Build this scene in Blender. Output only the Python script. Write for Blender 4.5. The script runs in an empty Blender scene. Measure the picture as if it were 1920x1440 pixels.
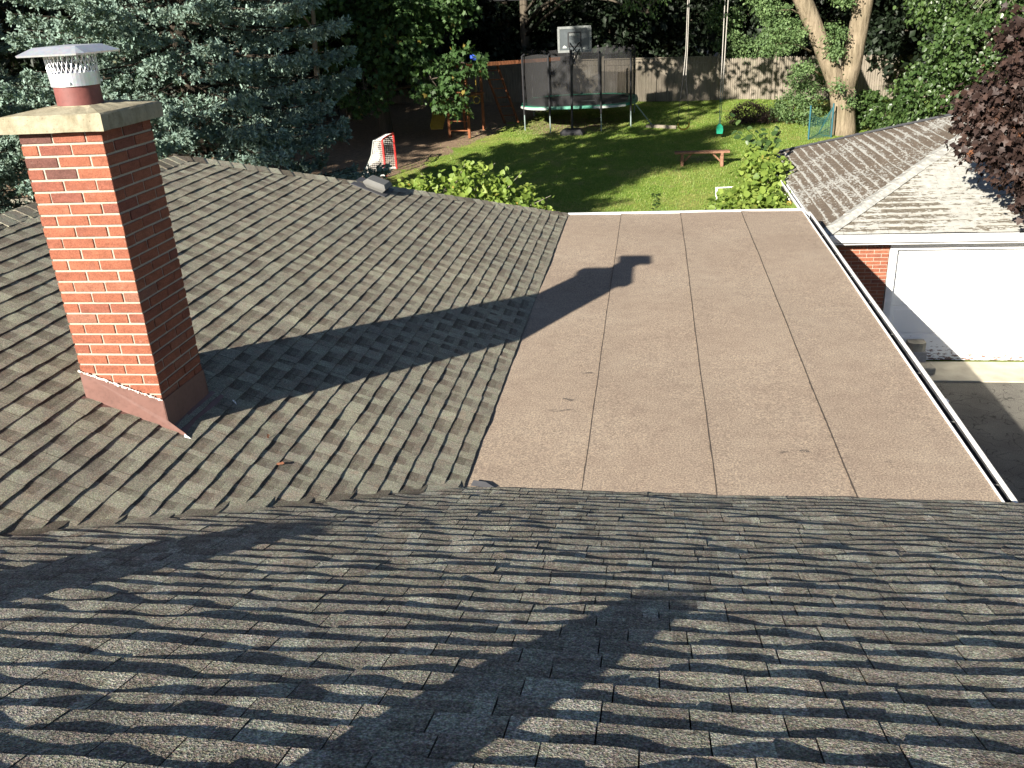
import bpy, math, random
import numpy as np
from mathutils import Vector, Matrix

random.seed(7)
RNG = np.random.default_rng(7)
scene = bpy.context.scene
COL = scene.collection
R = math.radians

# ------------------------------------------------------------------ camera
def cam_axes(yaw, pitch, roll):
    cy, sy, cp, sp, cr, sr = math.cos(yaw), math.sin(yaw), math.cos(pitch), math.sin(pitch), math.cos(roll), math.sin(roll)
    fw = Vector((-sy, cy, 0)); rt = Vector((cy, sy, 0)); up = Vector((0, 0, 1))
    z = fw*cp - up*sp
    d = -(fw*sp + up*cp)
    return rt*cr + d*sr, -rt*sr + d*cr, z
cx_, cd_, cz_ = cam_axes(R(9.583), R(23.385), R(3.266))
cam = bpy.data.cameras.new("camera")
cam.lens = 1660/1920*36; cam.sensor_width = 36; cam.clip_start = .05; cam.clip_end = 600
camo = bpy.data.objects.new("camera", cam); COL.objects.link(camo)
cu, cb = -cd_, -cz_
camo.matrix_world = Matrix(((cx_.x, cu.x, cb.x, 0), (cx_.y, cu.y, cb.y, 0), (cx_.z, cu.z, cb.z, 5.55), (0, 0, 0, 1)))
scene.camera = camo

# ------------------------------------------------------------------ light
SUN_AZ, SUN_EL = 26.7, 23.4            # heading of the light (from +Y towards +X), elevation
w = bpy.data.worlds.new("World"); scene.world = w; w.use_nodes = True
nt = w.node_tree; bg = nt.nodes["Background"]
sky = nt.nodes.new("ShaderNodeTexSky"); sky.sky_type = 'NISHITA'; sky.sun_disc = False
sky.sun_elevation = R(SUN_EL); sky.sun_rotation = R(180+SUN_AZ)
sky.air_density = .6; sky.dust_density = .4; sky.ozone_density = 1.0
nt.links.new(sky.outputs[0], bg.inputs[0]); bg.inputs[1].default_value = .05
sun = bpy.data.lights.new("sun", 'SUN'); sun.energy = 5.0; sun.angle = R(.5); sun.color = (1, .93, .82)
suno = bpy.data.objects.new("sun", sun); COL.objects.link(suno)
sd = Vector((math.sin(R(SUN_AZ))*math.cos(R(SUN_EL)), math.cos(R(SUN_AZ))*math.cos(R(SUN_EL)), -math.sin(R(SUN_EL))))
suno.rotation_euler = sd.to_track_quat('-Z', 'Y').to_euler(); suno.location = (-20, -30, 30)
scene.view_settings.view_transform = 'Standard'; scene.view_settings.look = 'None'
scene.view_settings.gamma = 1; scene.view_settings.exposure = 1.65

# ------------------------------------------------------------------ helpers
ORIG = {}
def tag(o, label=None, cat=None, group=None, kind=None):
    if label: o['label'] = label
    if cat: o['category'] = cat
    if group: o['group'] = group
    if kind: o['kind'] = kind
    return o
def empty(name, loc, label, cat, group=None):
    o = bpy.data.objects.new(name, None); COL.objects.link(o); o.location = loc
    o.empty_display_size = .2
    ORIG[o.name] = np.array(loc, float)
    return tag(o, label, cat, group)
def ground_z(y):
    return 0.05*np.log1p(np.exp((np.asarray(y, float)-22)/1.5))*1.5

class MB:
    def __init__(s): s.v = []; s.f = []; s.t = []; s.m = []; s.n = 0; s.chunks = []
    def add(s, verts, faces, tint=.5, mi=0):
        b = s.n
        s.v.extend([tuple(map(float, p)) for p in verts]); s.n += len(verts)
        for k, f in enumerate(faces):
            s.f.append(tuple(i+b for i in f))
            s.t.append(tint if not hasattr(tint, '__len__') else tint[k]); s.m.append(mi)
        return s
    def box(s, c, size, rz=0, tint=.5, mi=0, M=None):
        sx, sy, sz = [q/2 for q in size]
        p = [Vector((x, y, z)) for z in (-sz, sz) for y in (-sy, sy) for x in (-sx, sx)]
        if M is None: M = Matrix.Rotation(rz, 3, 'Z')
        c = Vector(c)
        return s.add([M @ q + c for q in p], [(0,2,3,1),(4,5,7,6),(0,1,5,4),(2,6,7,3),(0,4,6,2),(1,3,7,5)], tint, mi)
    def bbox(s, c, size, bev=.004, rz=0, tint=.5, mi=0, M=None):
        """box with chamfered edges"""
        sx, sy, sz = [q/2 for q in size]; b = min(bev, sx*.8, sy*.8, sz*.8)
        if M is None: M = Matrix.Rotation(rz, 3, 'Z')
        c = Vector(c); vs = []; idx = {}
        for ax in range(3):
            for g in range(8):
                sg = [1 if g & 1 else -1, 1 if g & 2 else -1, 1 if g & 4 else -1]
                q = [sg[0]*(sx-b), sg[1]*(sy-b), sg[2]*(sz-b)]; q[ax] = sg[ax]*(sx, sy, sz)[ax]
                idx[(ax, tuple(sg))] = len(vs); vs.append(M @ Vector(q) + c)
        fs = []
        for ax in range(3):
            o1, o2 = [k for k in range(3) if k != ax]
            for sg in (-1, 1):
                r = []
                for (a, d) in ((-1,-1),(1,-1),(1,1),(-1,1)):
                    t = [0,0,0]; t[ax] = sg; t[o1] = a; t[o2] = d; r.append(idx[(ax, tuple(t))])
                fs.append(tuple(r))
        for ax in range(3):      # edges parallel to ax
            o1, o2 = [k for k in range(3) if k != ax]
            for a in (-1, 1):
                for d in (-1, 1):
                    t0 = [0,0,0]; t1 = [0,0,0]; t0[ax] = -1; t1[ax] = 1
                    for t in (t0, t1): t[o1] = a; t[o2] = d
                    fs.append((idx[(o1, tuple(t0))], idx[(o1, tuple(t1))], idx[(o2, tuple(t1))], idx[(o2, tuple(t0))]))
        for g in range(8):
            sg = (1 if g & 1 else -1, 1 if g & 2 else -1, 1 if g & 4 else -1)
            fs.append(tuple(idx[(ax, sg)] for ax in range(3)))
        return s.add(vs, fs, tint, mi)
    def tube(s, pts, rad, seg=8, cap=True, tint=.5, mi=0):
        pts = [Vector(p) for p in pts]; n = len(pts)
        if not hasattr(rad, '__len__'): rad = [rad]*n
        vs = []; ref = None
        for i, p in enumerate(pts):
            d = (pts[min(i+1, n-1)] - pts[max(i-1, 0)]).normalized()
            if ref is None: ref = d.orthogonal().normalized()
            ref = (ref - d*ref.dot(d)).normalized(); b = d.cross(ref)
            for k in range(seg):
                a = 2*math.pi*k/seg
                vs.append(p + (ref*math.cos(a) + b*math.sin(a))*rad[i])
        fs = [(i*seg+k, i*seg+(k+1) % seg, (i+1)*seg+(k+1) % seg, (i+1)*seg+k) for i in range(n-1) for k in range(seg)]
        if cap: fs += [tuple(range(seg-1, -1, -1)), tuple((n-1)*seg+k for k in range(seg))]
        return s.add(vs, fs, tint, mi)
    def bar(s, a, b, wdt, hgt, tint=.5, mi=0, up=(0, 0, 1)):
        a = Vector(a); b = Vector(b); x = (b-a); L = x.length; x.normalize()
        u = Vector(up); y = u.cross(x)
        if y.length < 1e-4: y = Vector((0, 1, 0)).cross(x)
        y.normalize(); z = x.cross(y)
        M = Matrix((x, y, z)).transposed()
        return s.bbox((a+b)/2, (L, wdt, hgt), .004, tint=tint, mi=mi, M=M)
    def build(s, name, mats, parent=None, smooth=False, label=None):
        if not isinstance(mats, (list, tuple)): mats = [mats]
        v = np.array(s.v, float).reshape(-1, 3)
        return mesh_obj(name, v, s.f, mats, parent, smooth, np.array(s.t), s.m, label)

def mesh_obj(name, v, faces, mats, parent=None, smooth=False, tint=None, mi=None, label=None):
    off = ORIG.get(parent.name, np.zeros(3)) if parent else np.zeros(3)
    v = v - off
    me = bpy.data.meshes.new(name)
    if isinstance(faces, np.ndarray):
        k = faces.shape[1]; n = len(faces)
        me.vertices.add(len(v)); me.vertices.foreach_set('co', v.astype(np.float32).ravel())
        me.loops.add(n*k); me.loops.foreach_set('vertex_index', faces.astype(np.int32).ravel())
        me.polygons.add(n); me.polygons.foreach_set('loop_start', np.arange(0, n*k, k, dtype=np.int32))
        me.update(calc_edges=True)
    else:
        me.from_pydata([tuple(p) for p in v], [], faces)
    for m in mats: me.materials.append(m)
    if mi is not None and len(mats) > 1: me.polygons.foreach_set('material_index', np.array(mi, dtype=np.int32))
    if smooth: me.polygons.foreach_set('use_smooth', np.ones(len(me.polygons), dtype=bool))
    if tint is not None:
        a = me.attributes.new('tint', 'FLOAT', 'FACE'); a.data.foreach_set('value', np.asarray(tint, dtype=np.float32))
    me.update()
    o = bpy.data.objects.new(name, me); COL.objects.link(o)
    if parent: o.parent = parent
    ORIG[o.name] = off
    if label: o['label'] = label
    return o
def copy_tree(o, parent=None):
    c = o.copy(); COL.objects.link(c)
    if parent: c.parent = parent; c.matrix_parent_inverse = Matrix()
    for ch in list(o.children): copy_tree(ch, c)
    return c

# ------------------------------------------------------------------ materials
class NT:
    """small wrapper for building shader graphs"""
    def __init__(s, name):
        s.mat = bpy.data.materials.new(name); s.mat.use_nodes = True; s.t = s.mat.node_tree
        s.bsdf = s.t.nodes['Principled BSDF']; s.out = s.t.nodes['Material Output']
    def n(s, typ, **kw):
        q = s.t.nodes.new(typ)
        for k, v in kw.items(): setattr(q, k, v)
        return q
    def link(s, a, b): s.t.links.new(a, b)
    def attr(s, name='tint'):
        q = s.n('ShaderNodeAttribute'); q.attribute_name = name; return q
    def obj(s): return s.n('ShaderNodeTexCoord').outputs['Object']
    def noise(s, scale, detail=3, rough=.55, vec=None, dist=0):
        q = s.n('ShaderNodeTexNoise'); q.inputs['Scale'].default_value = scale; q.inputs['Detail'].default_value = detail
        q.inputs['Roughness'].default_value = rough; q.inputs['Distortion'].default_value = dist
        s.link(vec if vec is not None else s.obj(), q.inputs['Vector']); return q.outputs['Fac']
    def mapping(s, scale, vec=None, loc=(0,0,0), rot=(0,0,0)):
        q = s.n('ShaderNodeMapping'); q.inputs['Scale'].default_value = scale; q.inputs['Location'].default_value = loc; q.inputs['Rotation'].default_value = rot
        s.link(vec if vec is not None else s.obj(), q.inputs['Vector']); return q.outputs[0]
    def ramp(s, fac, stops, interp='LINEAR'):
        q = s.n('ShaderNodeValToRGB'); q.color_ramp.interpolation = interp
        e = q.color_ramp.elements
        while len(e) < len(stops): e.new(.5)
        for el, (p, c) in zip(e, stops):
            el.position = p; el.color = (*c, 1) if len(c) == 3 else c
        s.link(fac, q.inputs[0]); return q.outputs[0]
    def math(s, op, a, b=None, clamp=False):
        q = s.n('ShaderNodeMath', operation=op, use_clamp=clamp)
        for i, x in enumerate((a, b)):
            if x is None: continue
            if isinstance(x, (int, float)): q.inputs[i].default_value = x
            else: s.link(x, q.inputs[i])
        return q.outputs[0]
    def mix(s, fac, a, b, mode='MIX'):
        q = s.n('ShaderNodeMix', data_type='RGBA', blend_type=mode)
        for sock, x in ((q.inputs[0], fac), (q.inputs[6], a), (q.inputs[7], b)):
            if isinstance(x, (int, float)): sock.default_value = x
            elif isinstance(x, tuple): sock.default_value = (*x, 1)
            else: s.link(x, sock)
        return q.outputs[2]
    def bump(s, h, strength=.3, dist=.01):
        q = s.n('ShaderNodeBump'); q.inputs['Strength'].default_value = strength; q.inputs['Distance'].default_value = dist
        s.link(h, q.inputs['Height']); s.link(q.outputs[0], s.bsdf.inputs['Normal']); return q
    def col(s, c):
        if isinstance(c, tuple): s.bsdf.inputs['Base Color'].default_value = (*c, 1)
        else: s.link(c, s.bsdf.inputs['Base Color'])
        return s
    def set(s, rough=.8, metal=0, spec=.3):
        s.bsdf.inputs['Roughness'].default_value = rough; s.bsdf.inputs['Metallic'].default_value = metal
        s.bsdf.inputs['Specular IOR Level'].default_value = spec; return s

def m_plain(name, c, rough=.6, metal=0, var=.15, scale=6, spec=.3, bump=0):
    t = NT(name); f = t.noise(scale, 4)
    lo = tuple(x*(1-var) for x in c); hi = tuple(min(1, x*(1+var)) for x in c)
    t.col(t.ramp(f, [(.3, lo), (.7, hi)])).set(rough, metal, spec)
    if bump: t.bump(t.noise(scale*8, 3), bump, .005)
    return t.mat
def m_shingle(name, stops, gran=260., gb=.9, gcon=.55):
    t = NT(name); a = t.attr().outputs['Fac']
    base = t.ramp(a, stops)
    # mineral granules of several colours, blended in soft blotches
    blot = t.noise(11, 4, .65)
    hue = t.ramp(blot, [(.3, (1.0, .89, .83)), (.45, (.93, .9, .88)), (.55, (1.0, 1.02, .96)), (.7, (1.1, 1.15, 1.05))])
    c = t.mix(1., base, hue, 'MULTIPLY')
    g = t.noise(gran, 2, .6); g2 = t.noise(gran*.42, 2, .7)
    gm = t.math('ADD', t.math('MULTIPLY', g, .6), t.math('MULTIPLY', g2, .4))
    sp = t.ramp(gm, [(.36, (1-gcon,)*3), (.5, (.95,)*3), (.62, (1+gcon*1.6,)*3), (.72, (1+gcon*3,)*3)])
    c = t.mix(1., c, sp, 'MULTIPLY')
    hn = t.n('ShaderNodeTexNoise'); hn.inputs['Scale'].default_value = gran*.8; hn.inputs['Detail'].default_value = 1; t.link(t.obj(), hn.inputs['Vector'])
    c = t.mix(.3, c, hn.outputs['Color'], 'OVERLAY')
    big = t.ramp(t.noise(1.6, 4, .6), [(.3, (.86, .86, .88)), (.7, (1.1, 1.08, 1.05))])
    c = t.mix(1., c, big, 'MULTIPLY')
    t.col(c).set(1, 0, .1)
    t.bump(gm, gb, .02)
    return t.mat
M = {}
M['shingle'] = m_shingle('weathered_shingle', [(0, (.142,.125,.102)), (.35, (.215,.196,.16)), (.65, (.30,.286,.231)), (1, (.375,.365,.295))], 260, 1., .5)
M['shingle_front'] = m_shingle('dark_weathered_shingle', [(0, (.165,.147,.122)), (.35, (.232,.212,.176)), (.65, (.30,.286,.238)), (1, (.385,.376,.318))], 165, 1., .62)
M['under'] = m_plain('dark_felt', (.03,.03,.032), .9)
def mk():
    t = NT('brown_granule_membrane')
    g = t.noise(230, 2, .65); g2 = t.noise(75, 2, .6); big = t.noise(.9, 5, .6); mid = t.noise(6, 4, .65)
    base = t.ramp(big, [(.3, (.236,.186,.144)), (.5, (.256,.205,.159)), (.7, (.274,.224,.175))])
    sp = t.ramp(t.math('ADD', t.math('MULTIPLY', g, .55), t.math('MULTIPLY', g2, .45)), [(.36, (.5,.49,.5)), (.5, (1,1,1)), (.63, (1.75,1.72,1.6))])
    c = t.mix(1., base, sp, 'MULTIPLY')
    c = t.mix(1., c, t.ramp(mid, [(.3, (.9,.88,.88)), (.6, (1.04,1.04,1.03))]), 'MULTIPLY')
    t.col(c).set(.95, 0, .2); t.bump(g, .5, .004)
    return t.mat
M['membrane'] = mk()
M['bitumen'] = m_plain('black_bitumen', (.045,.036,.03), .7)
M['scuff'] = m_plain('grey_scuff', (.085,.072,.064), .9)
def mk():
    t = NT('red_clay_brick'); a = t.attr().outputs['Fac']
    base = t.ramp(a, [(0, (.10,.045,.036)), (.2, (.18,.062,.042)), (.5, (.225,.078,.044)), (.8, (.25,.09,.05)), (1, (.22,.098,.064))])
    g = t.noise(160, 3, .7); st = t.noise(1, 4, .65, t.mapping((14, 14, 30)))
    c = t.mix(1., base, t.ramp(g, [(.3, (.6,.58,.56)), (.5, (1,1,1)), (.7, (1.3,1.34,1.36))]), 'MULTIPLY')
    c = t.mix(1., c, t.ramp(st, [(.3, (.75,.72,.7)), (.6, (1.06,1.05,1.04))]), 'MULTIPLY')
    wp = t.noise(7, 5, .75); c = t.mix(t.ramp(wp, [(.56, (0,0,0)), (.74, (.6,.6,.6))]), c, (.13,.055,.042))
    wl = t.noise(13, 5, .8); c = t.mix(t.ramp(wl, [(.62, (0,0,0)), (.8, (.55,.55,.55))]), c, (.36,.24,.19))
    t.col(c).set(.85, 0, .25); t.bump(t.noise(120, 4, .7), .55, .006)
    return t.mat
M['brick'] = mk()
def mk():
    t = NT('pale_mortar'); f = t.noise(90, 4, .7)
    t.col(t.ramp(f, [(.3, (.25,.22,.175)), (.7, (.4,.36,.29))])).set(.95, 0, .2); t.bump(f, .5, .004); return t.mat
M['mortar'] = mk()
def mk():
    t = NT('weathered_concrete_crown'); f = t.noise(14, 6, .7); sp = t.noise(70, 3, .8); st = t.noise(1, 4, .6, t.mapping((9, 9, 2)))
    c = t.ramp(f, [(.3, (.2,.178,.122)), (.5, (.275,.248,.175)), (.7, (.32,.295,.215))])
    c = t.mix(1., c, t.ramp(sp, [(.28, (.4,.38,.35)), (.4, (1,1,1))]), 'MULTIPLY')
    c = t.mix(1., c, t.ramp(st, [(.3, (.72,.7,.66)), (.55, (1,1,1))]), 'MULTIPLY')
    t.col(c).set(.95, 0, .2); t.bump(t.noise(60, 4, .75), .5, .008); return t.mat
M['crown'] = mk()
def mk(name, c, rough):
    t = NT(name); f = t.noise(5, 4, .6); d = t.noise(40, 3, .6)
    t.col(t.mix(1., t.ramp(f, [(.3, tuple(x*.86 for x in c)), (.7, tuple(x*1.1 for x in c))]), t.ramp(d, [(.25, (.8,.8,.8)), (.5, (1,1,1))]), 'MULTIPLY')).set(rough, 0, .45)
    t.bump(f, .25, .02); return t.mat
M['brown_metal'] = mk('brown_painted_metal', (.145,.074,.06), .5)
M['flue'] = mk('oxide_red_flue', (.16,.052,.045), .6)
def mk():
    t = NT('galvanised_steel'); f = t.noise(8, 4, .6); v = t.n('ShaderNodeTexVoronoi'); v.inputs['Scale'].default_value = 60; t.link(t.obj(), v.inputs['Vector'])
    t.col(t.mix(.2, t.ramp(f, [(.3, (.6,.62,.65)), (.7, (.72,.74,.77))]), v.outputs['Color'], 'SOFT_LIGHT')).set(.42, .75, .5); t.bump(f, .15, .02); return t.mat
M['galv'] = mk()
M['white_metal'] = m_plain('white_painted_metal', (.74,.74,.73), .45, var=.06)
M['dark_inside'] = m_plain('dark_gutter_inside', (.055,.055,.06), .9, var=.5, scale=9)  # dark mottled tone for the inner faces of the gutter
M['vent_grey'] = m_plain('grey_vent_plastic', (.15,.148,.138), .6, var=.1)
M['vent_base'] = m_plain('dark_vent_flange', (.07,.07,.075), .6)
M['caulk'] = m_plain('white_sealant', (.7,.66,.6), .6, var=.25, scale=80)
M['concrete'] = m_plain('pale_concrete', (.37,.34,.265), .95, var=.22, scale=3, bump=.5)
M['block'] = m_plain('grey_concrete_block', (.28,.275,.27), .95, var=.15, scale=20, bump=.6)
M['slab'] = m_plain('stone_slab', (.27,.25,.2), .95, var=.25, scale=14, bump=.6)
def mk():
    t = NT('cracked_asphalt'); g = t.noise(95, 3, .7); f = t.noise(1.4, 5, .6)
    v = t.n('ShaderNodeTexVoronoi', feature='DISTANCE_TO_EDGE'); v.inputs['Scale'].default_value = 1.7
    wv = t.n('ShaderNodeVectorMath', operation='ADD'); nn = t.n('ShaderNodeTexNoise'); nn.inputs['Scale'].default_value = 3
    t.link(t.obj(), nn.inputs['Vector']); t.link(t.obj(), wv.inputs[0]); t.link(nn.outputs['Color'], wv.inputs[1]); t.link(wv.outputs[0], v.inputs['Vector'])
    c = t.ramp(f, [(.3, (.085,.08,.07)), (.7, (.15,.142,.122))])
    c = t.mix(1., c, t.ramp(g, [(.32, (.5,.5,.5)), (.5, (1,1,1)), (.66, (1.6,1.6,1.55))]), 'MULTIPLY')
    c = t.mix(1., c, t.ramp(v.outputs['Distance'], [(.0, (.3,.3,.3)), (.018, (1,1,1))]), 'MULTIPLY')
    t.col(c).set(.95, 0, .2); t.bump(g, .8, .01); return t.mat
M['asphalt'] = mk()
def mk():
    t = NT('peeling_white_door_paint'); f = t.noise(1, 4, .7, t.mapping((10, 10, 34)))
    z = t.n('ShaderNodeSeparateXYZ'); t.link(t.obj(), z.inputs[0])
    low = t.math('MULTIPLY', t.math('SUBTRACT', .62, z.outputs['Z'], True), .5)
    m = t.math('ADD', f, low); mk_ = t.ramp(m, [(.775, (0,0,0)), (.8, (1,1,1))])
    t.col(t.mix(mk_, (.8,.8,.79), (.2,.13,.11))).set(.6, 0, .3); return t.mat
M['door'] = mk()
M['white_paint'] = m_plain('white_wood_paint', (.72,.71,.69), .6, var=.08, scale=10)
def m_peel(name, lo, hi, bias, sc):
    """old pale shingle coating flaking off in patches along the courses"""
    t = NT(name); su = t.n('ShaderNodeAttribute'); su.attribute_name = 'suv'; uv = su.outputs['Vector']
    f = t.noise(1, 5, .7, t.mapping(sc, uv)); b = t.noise(.9, 3, .6, uv)
    s = t.n('ShaderNodeSeparateXYZ'); t.link(uv, s.inputs[0])
    edge = t.math('MULTIPLY', t.math('POWER', t.math('SUBTRACT', 1, s.outputs['Z'], True), 7), .28)   # butt edges keep their coating
    m = t.math('SUBTRACT', t.math('ADD', f, t.math('MULTIPLY', t.math('SUBTRACT', b, .5), .75)), edge)
    mk_ = t.ramp(m, [(bias, (0,0,0)), (bias+.05, (1,1,1))])
    dark = t.ramp(t.noise(30, 4, .7), [(.3, lo), (.7, hi)])
    white = t.ramp(t.noise(9, 4, .6), [(.3, (.27,.268,.245)), (.7, (.37,.365,.335))])
    t.col(t.mix(mk_, white, dark)).set(.95, 0, .2); t.bump(m, .4, .01); return t.mat
M['peel_left'] = m_peel('mossy_flaked_shingle', (.07,.055,.043), (.15,.12,.09), .385, (13, 26, 1))
M['peel_front'] = m_peel('white_flaked_shingle', (.075,.065,.05), (.15,.13,.1), .475, (10, 24, 1))
def m_leaf(name, stops, trans=.35, rough=.55, spec=.3):
    t = NT(name); a = t.attr().outputs['Fac']; c = t.ramp(a, stops)
    t.col(c).set(rough, 0, spec)
    tr = t.n('ShaderNodeBsdfTranslucent'); tc = t.mix(1., c, (1.25, 1.35, .55), 'MULTIPLY'); t.link(tc, tr.inputs['Color'])
    mx = t.n('ShaderNodeMixShader'); mx.inputs[0].default_value = trans
    t.link(t.bsdf.outputs[0], mx.inputs[1]); t.link(tr.outputs[0], mx.inputs[2]); t.link(mx.outputs[0], t.out.inputs['Surface'])
    return t.mat
M['needle'] = m_leaf('blue_spruce_needles', [(0, (.11,.11,.06)), (.12, (.11,.145,.11)), (.55, (.165,.23,.19)), (1, (.22,.31,.262))], .08, .7, .12)
M['leaf_maple'] = m_leaf('maple_leaf', [(0, (.025,.05,.015)), (.5, (.05,.10,.03)), (.95, (.085,.15,.05)), (1, (.2,.16,.04))], .3)
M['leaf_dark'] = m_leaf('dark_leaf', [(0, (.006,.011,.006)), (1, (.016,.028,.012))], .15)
M['leaf_bush'] = m_leaf('bright_bush_leaf', [(0, (.022,.045,.012)), (.5, (.042,.078,.021)), (1, (.085,.132,.04))], .2, .4, .5)
M['leaf_fork'] = m_leaf('locust_leaf', [(0, (.06,.105,.04)), (.6, (.105,.17,.062)), (1, (.17,.24,.1))], .3)
M['cap_old'] = m_plain('chalky_hip_cap', (.3,.298,.275), .95, var=.3, scale=14, bump=.5)
M['leaf_vine'] = m_leaf('yellow_green_vine_leaf', [(0, (.09,.15,.025)), (.5, (.17,.24,.045)), (.93, (.25,.31,.07)), (1, (.32,.24,.05))], .35)
M['leaf_purple'] = m_leaf('purple_maple_leaf', [(0, (.016,.010,.0085)), (.5, (.033,.020,.017)), (.95, (.058,.034,.026)), (1, (.14,.06,.03))], .1, .55, .25)
M['leaf_brown'] = m_leaf('wine_shrub_leaf', [(0, (.03,.02,.02)), (.7, (.07,.042,.04)), (1, (.15,.09,.06))], .15)
def m_bark(name, lo, hi, sc=(9, 9, 1.6)):
    t = NT(name); f = t.noise(1, 6, .7, t.mapping(sc)); b = t.noise(1.1, 3)
    c = t.mix(1., t.ramp(f, [(.3, lo), (.65, hi)]), t.ramp(b, [(.3, (.8,.82,.75)), (.7, (1.1,1.08,1.05))]), 'MULTIPLY')
    t.col(c).set(.95, 0, .15); t.bump(f, .9, .06); return t.mat
M['bark'] = m_bark('dark_bark', (.045,.038,.03), (.12,.10,.08))
M['bark_dark'] = m_bark('dark_spruce_bark', (.02,.016,.013), (.06,.048,.038))
M['bark_pale'] = m_bark('pale_tan_bark', (.10,.078,.054), (.25,.205,.15))
M['bark_grey'] = m_bark('grey_branch_bark', (.16,.14,.115), (.34,.31,.26))
M['fence'] = m_bark('grey_weathered_board', (.13,.112,.092), (.25,.22,.185), (22, 22, 1.2))
M['redwood'] = m_bark('red_stained_wood', (.16,.08,.055), (.29,.16,.11), (8, 8, 8))
M['orangewood'] = m_bark('orange_stained_wood', (.13,.05,.025), (.25,.10,.05), (10, 10, 2))
M['slide'] = m_plain('yellow_slide_plastic', (.4,.27,.045), .5, var=.2)
M['red_paint'] = m_plain('red_post_paint', (.62,.045,.04), .45, var=.12)
M['net_white'] = m_plain('white_net_cord', (.72,.68,.62), .9, var=.1)
M['black_steel'] = m_plain('black_steel', (.02,.02,.022), .45)
M['grey_steel'] = m_plain('grey_green_steel', (.23,.29,.28), .4, metal=.3)
M['pad_green'] = m_plain('green_vinyl_pad', (.03,.17,.11), .45, var=.2)
M['pad_white'] = m_plain('white_edge_vinyl', (.33,.35,.33), .5)
M['mat_black'] = m_plain('black_jump_mat', (.028,.026,.027), .7)
M['teal'] = m_plain('teal_painted_tube', (.02,.09,.115), .45)
M['swing_green'] = m_plain('green_swing_plastic', (.02,.32,.19), .4)
M['swing_yellow'] = m_plain('yellow_swing_plastic', (.55,.33,.03), .4)
M['blue'] = m_plain('blue_plastic', (.03,.08,.45), .4)
M['rope'] = m_plain('pale_rope', (.33,.31,.28), .9, var=.2, scale=30)
M['clearboard'] = m_plain('smoky_acrylic', (.06,.07,.075), .25, spec=.5)
M['board_white'] = m_plain('pale_board_frame', (.15,.16,.155), .5, var=.2, scale=14)
M['paper'] = m_plain('white_paper', (.7,.7,.72), .8, var=.06)
M['cardboard'] = m_plain('brown_cardboard', (.32,.22,.13), .9)
M['dead_leaf'] = m_plain('dead_brown_leaf', (.2,.085,.045), .8, var=.3, scale=40)
def m_net(name, c, cover):
    t = NT(name); t.col(c).set(.8)
    tp = t.n('ShaderNodeBsdfTransparent'); mx = t.n('ShaderNodeMixShader'); mx.inputs[0].default_value = cover
    t.link(tp.outputs[0], mx.inputs[1]); t.link(t.bsdf.outputs[0], mx.inputs[2]); t.link(mx.outputs[0], t.out.inputs['Surface']); return t.mat
M['tramp_net'] = m_net('black_safety_mesh', (.03,.03,.031), .5)
M['teal_net'] = m_net('teal_sport_net', (.022,.085,.08), .4)
def mk():
    t = NT('lawn_and_soil'); P = t.n('ShaderNodeNewGeometry').outputs['Position']
    s = t.n('ShaderNodeSeparateXYZ'); t.link(P, s.inputs[0]); X, Y = s.outputs[0], s.outputs[1]
    f = t.noise(7, 6, .75, P); big = t.noise(.55, 4, .6, P); fine = t.noise(38, 3, .7, P)
    gr = t.ramp(big, [(.3, (.13,.215,.034)), (.5, (.185,.26,.05)), (.7, (.29,.29,.095))])
    gr = t.mix(1., gr, t.ramp(f, [(.3, (.6,.62,.55)), (.5, (1,1,1)), (.7, (1.35,1.25,1.15))]), 'MULTIPLY')
    wn_ = t.ramp(t.noise(.9, 5, .7, P), [(.56, (0,0,0)), (.66, (1,1,1))])
    gr = t.mix(t.math('MULTIPLY', wn_, .55), gr, (.3,.25,.12))
    gr = t.mix(1., gr, t.ramp(fine, [(.3, (.65,.68,.6)), (.7, (1.3,1.28,1.2))]), 'MULTIPLY')
    so = t.ramp(f, [(.3, (.14,.098,.066)), (.7, (.31,.22,.15))])
    lit = t.ramp(t.noise(26, 2, .5, P), [(.64, (0,0,0)), (.68, (1,1,1))])
    so = t.mix(lit, so, (.4,.34,.22))
    # bare soil towards the wood on the left, and worn patches under the trampoline and by the house
    e = t.math('SUBTRACT', t.math('MULTIPLY', t.math('SUBTRACT', Y, 29), .34), t.math('ADD', X, 8.0))
    e = t.math('ADD', e, t.math('MULTIPLY', t.math('SUBTRACT', t.noise(.8, 4, .6, P), .5), 5))
    m1 = t.ramp(e, [(.35, (0,0,0)), (.65, (1,1,1))])
    def disc(cx, cy, r, k):
        a = t.math('POWER', t.math('SUBTRACT', X, cx), 2); b = t.math('POWER', t.math('SUBTRACT', Y, cy), 2)
        d = t.math('SUBTRACT', r, t.math('SQRT', t.math('ADD', a, b)))
        return t.math('ADD', t.math('MULTIPLY', d, k), t.math('MULTIPLY', t.math('SUBTRACT', t.noise(1.6, 4, .7, P), .5), 2.6), True)
    m2 = t.math('MAXIMUM', disc(-3.3, 37.2, 2.3, .8), t.math('MAXIMUM', disc(2.6, 21.5, 2.6, .7), disc(1.6, 30.4, .9, .8)))
    far = t.math('MULTIPLY', t.math('SUBTRACT', Y, 44.2), 1., True)
    mm = t.math('MAXIMUM', t.math('MAXIMUM', m1, m2), far, True)
    t.col(t.mix(mm, gr, so)).set(.95, 0, .1); t.bump(t.math('ADD', f, fine), .8, .06); return t.mat
M['ground'] = mk()
M['grass'] = m_leaf('grass_blade', [(0, (.10,.18,.03)), (.6, (.17,.25,.05)), (1, (.3,.3,.11))], .3)

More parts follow.
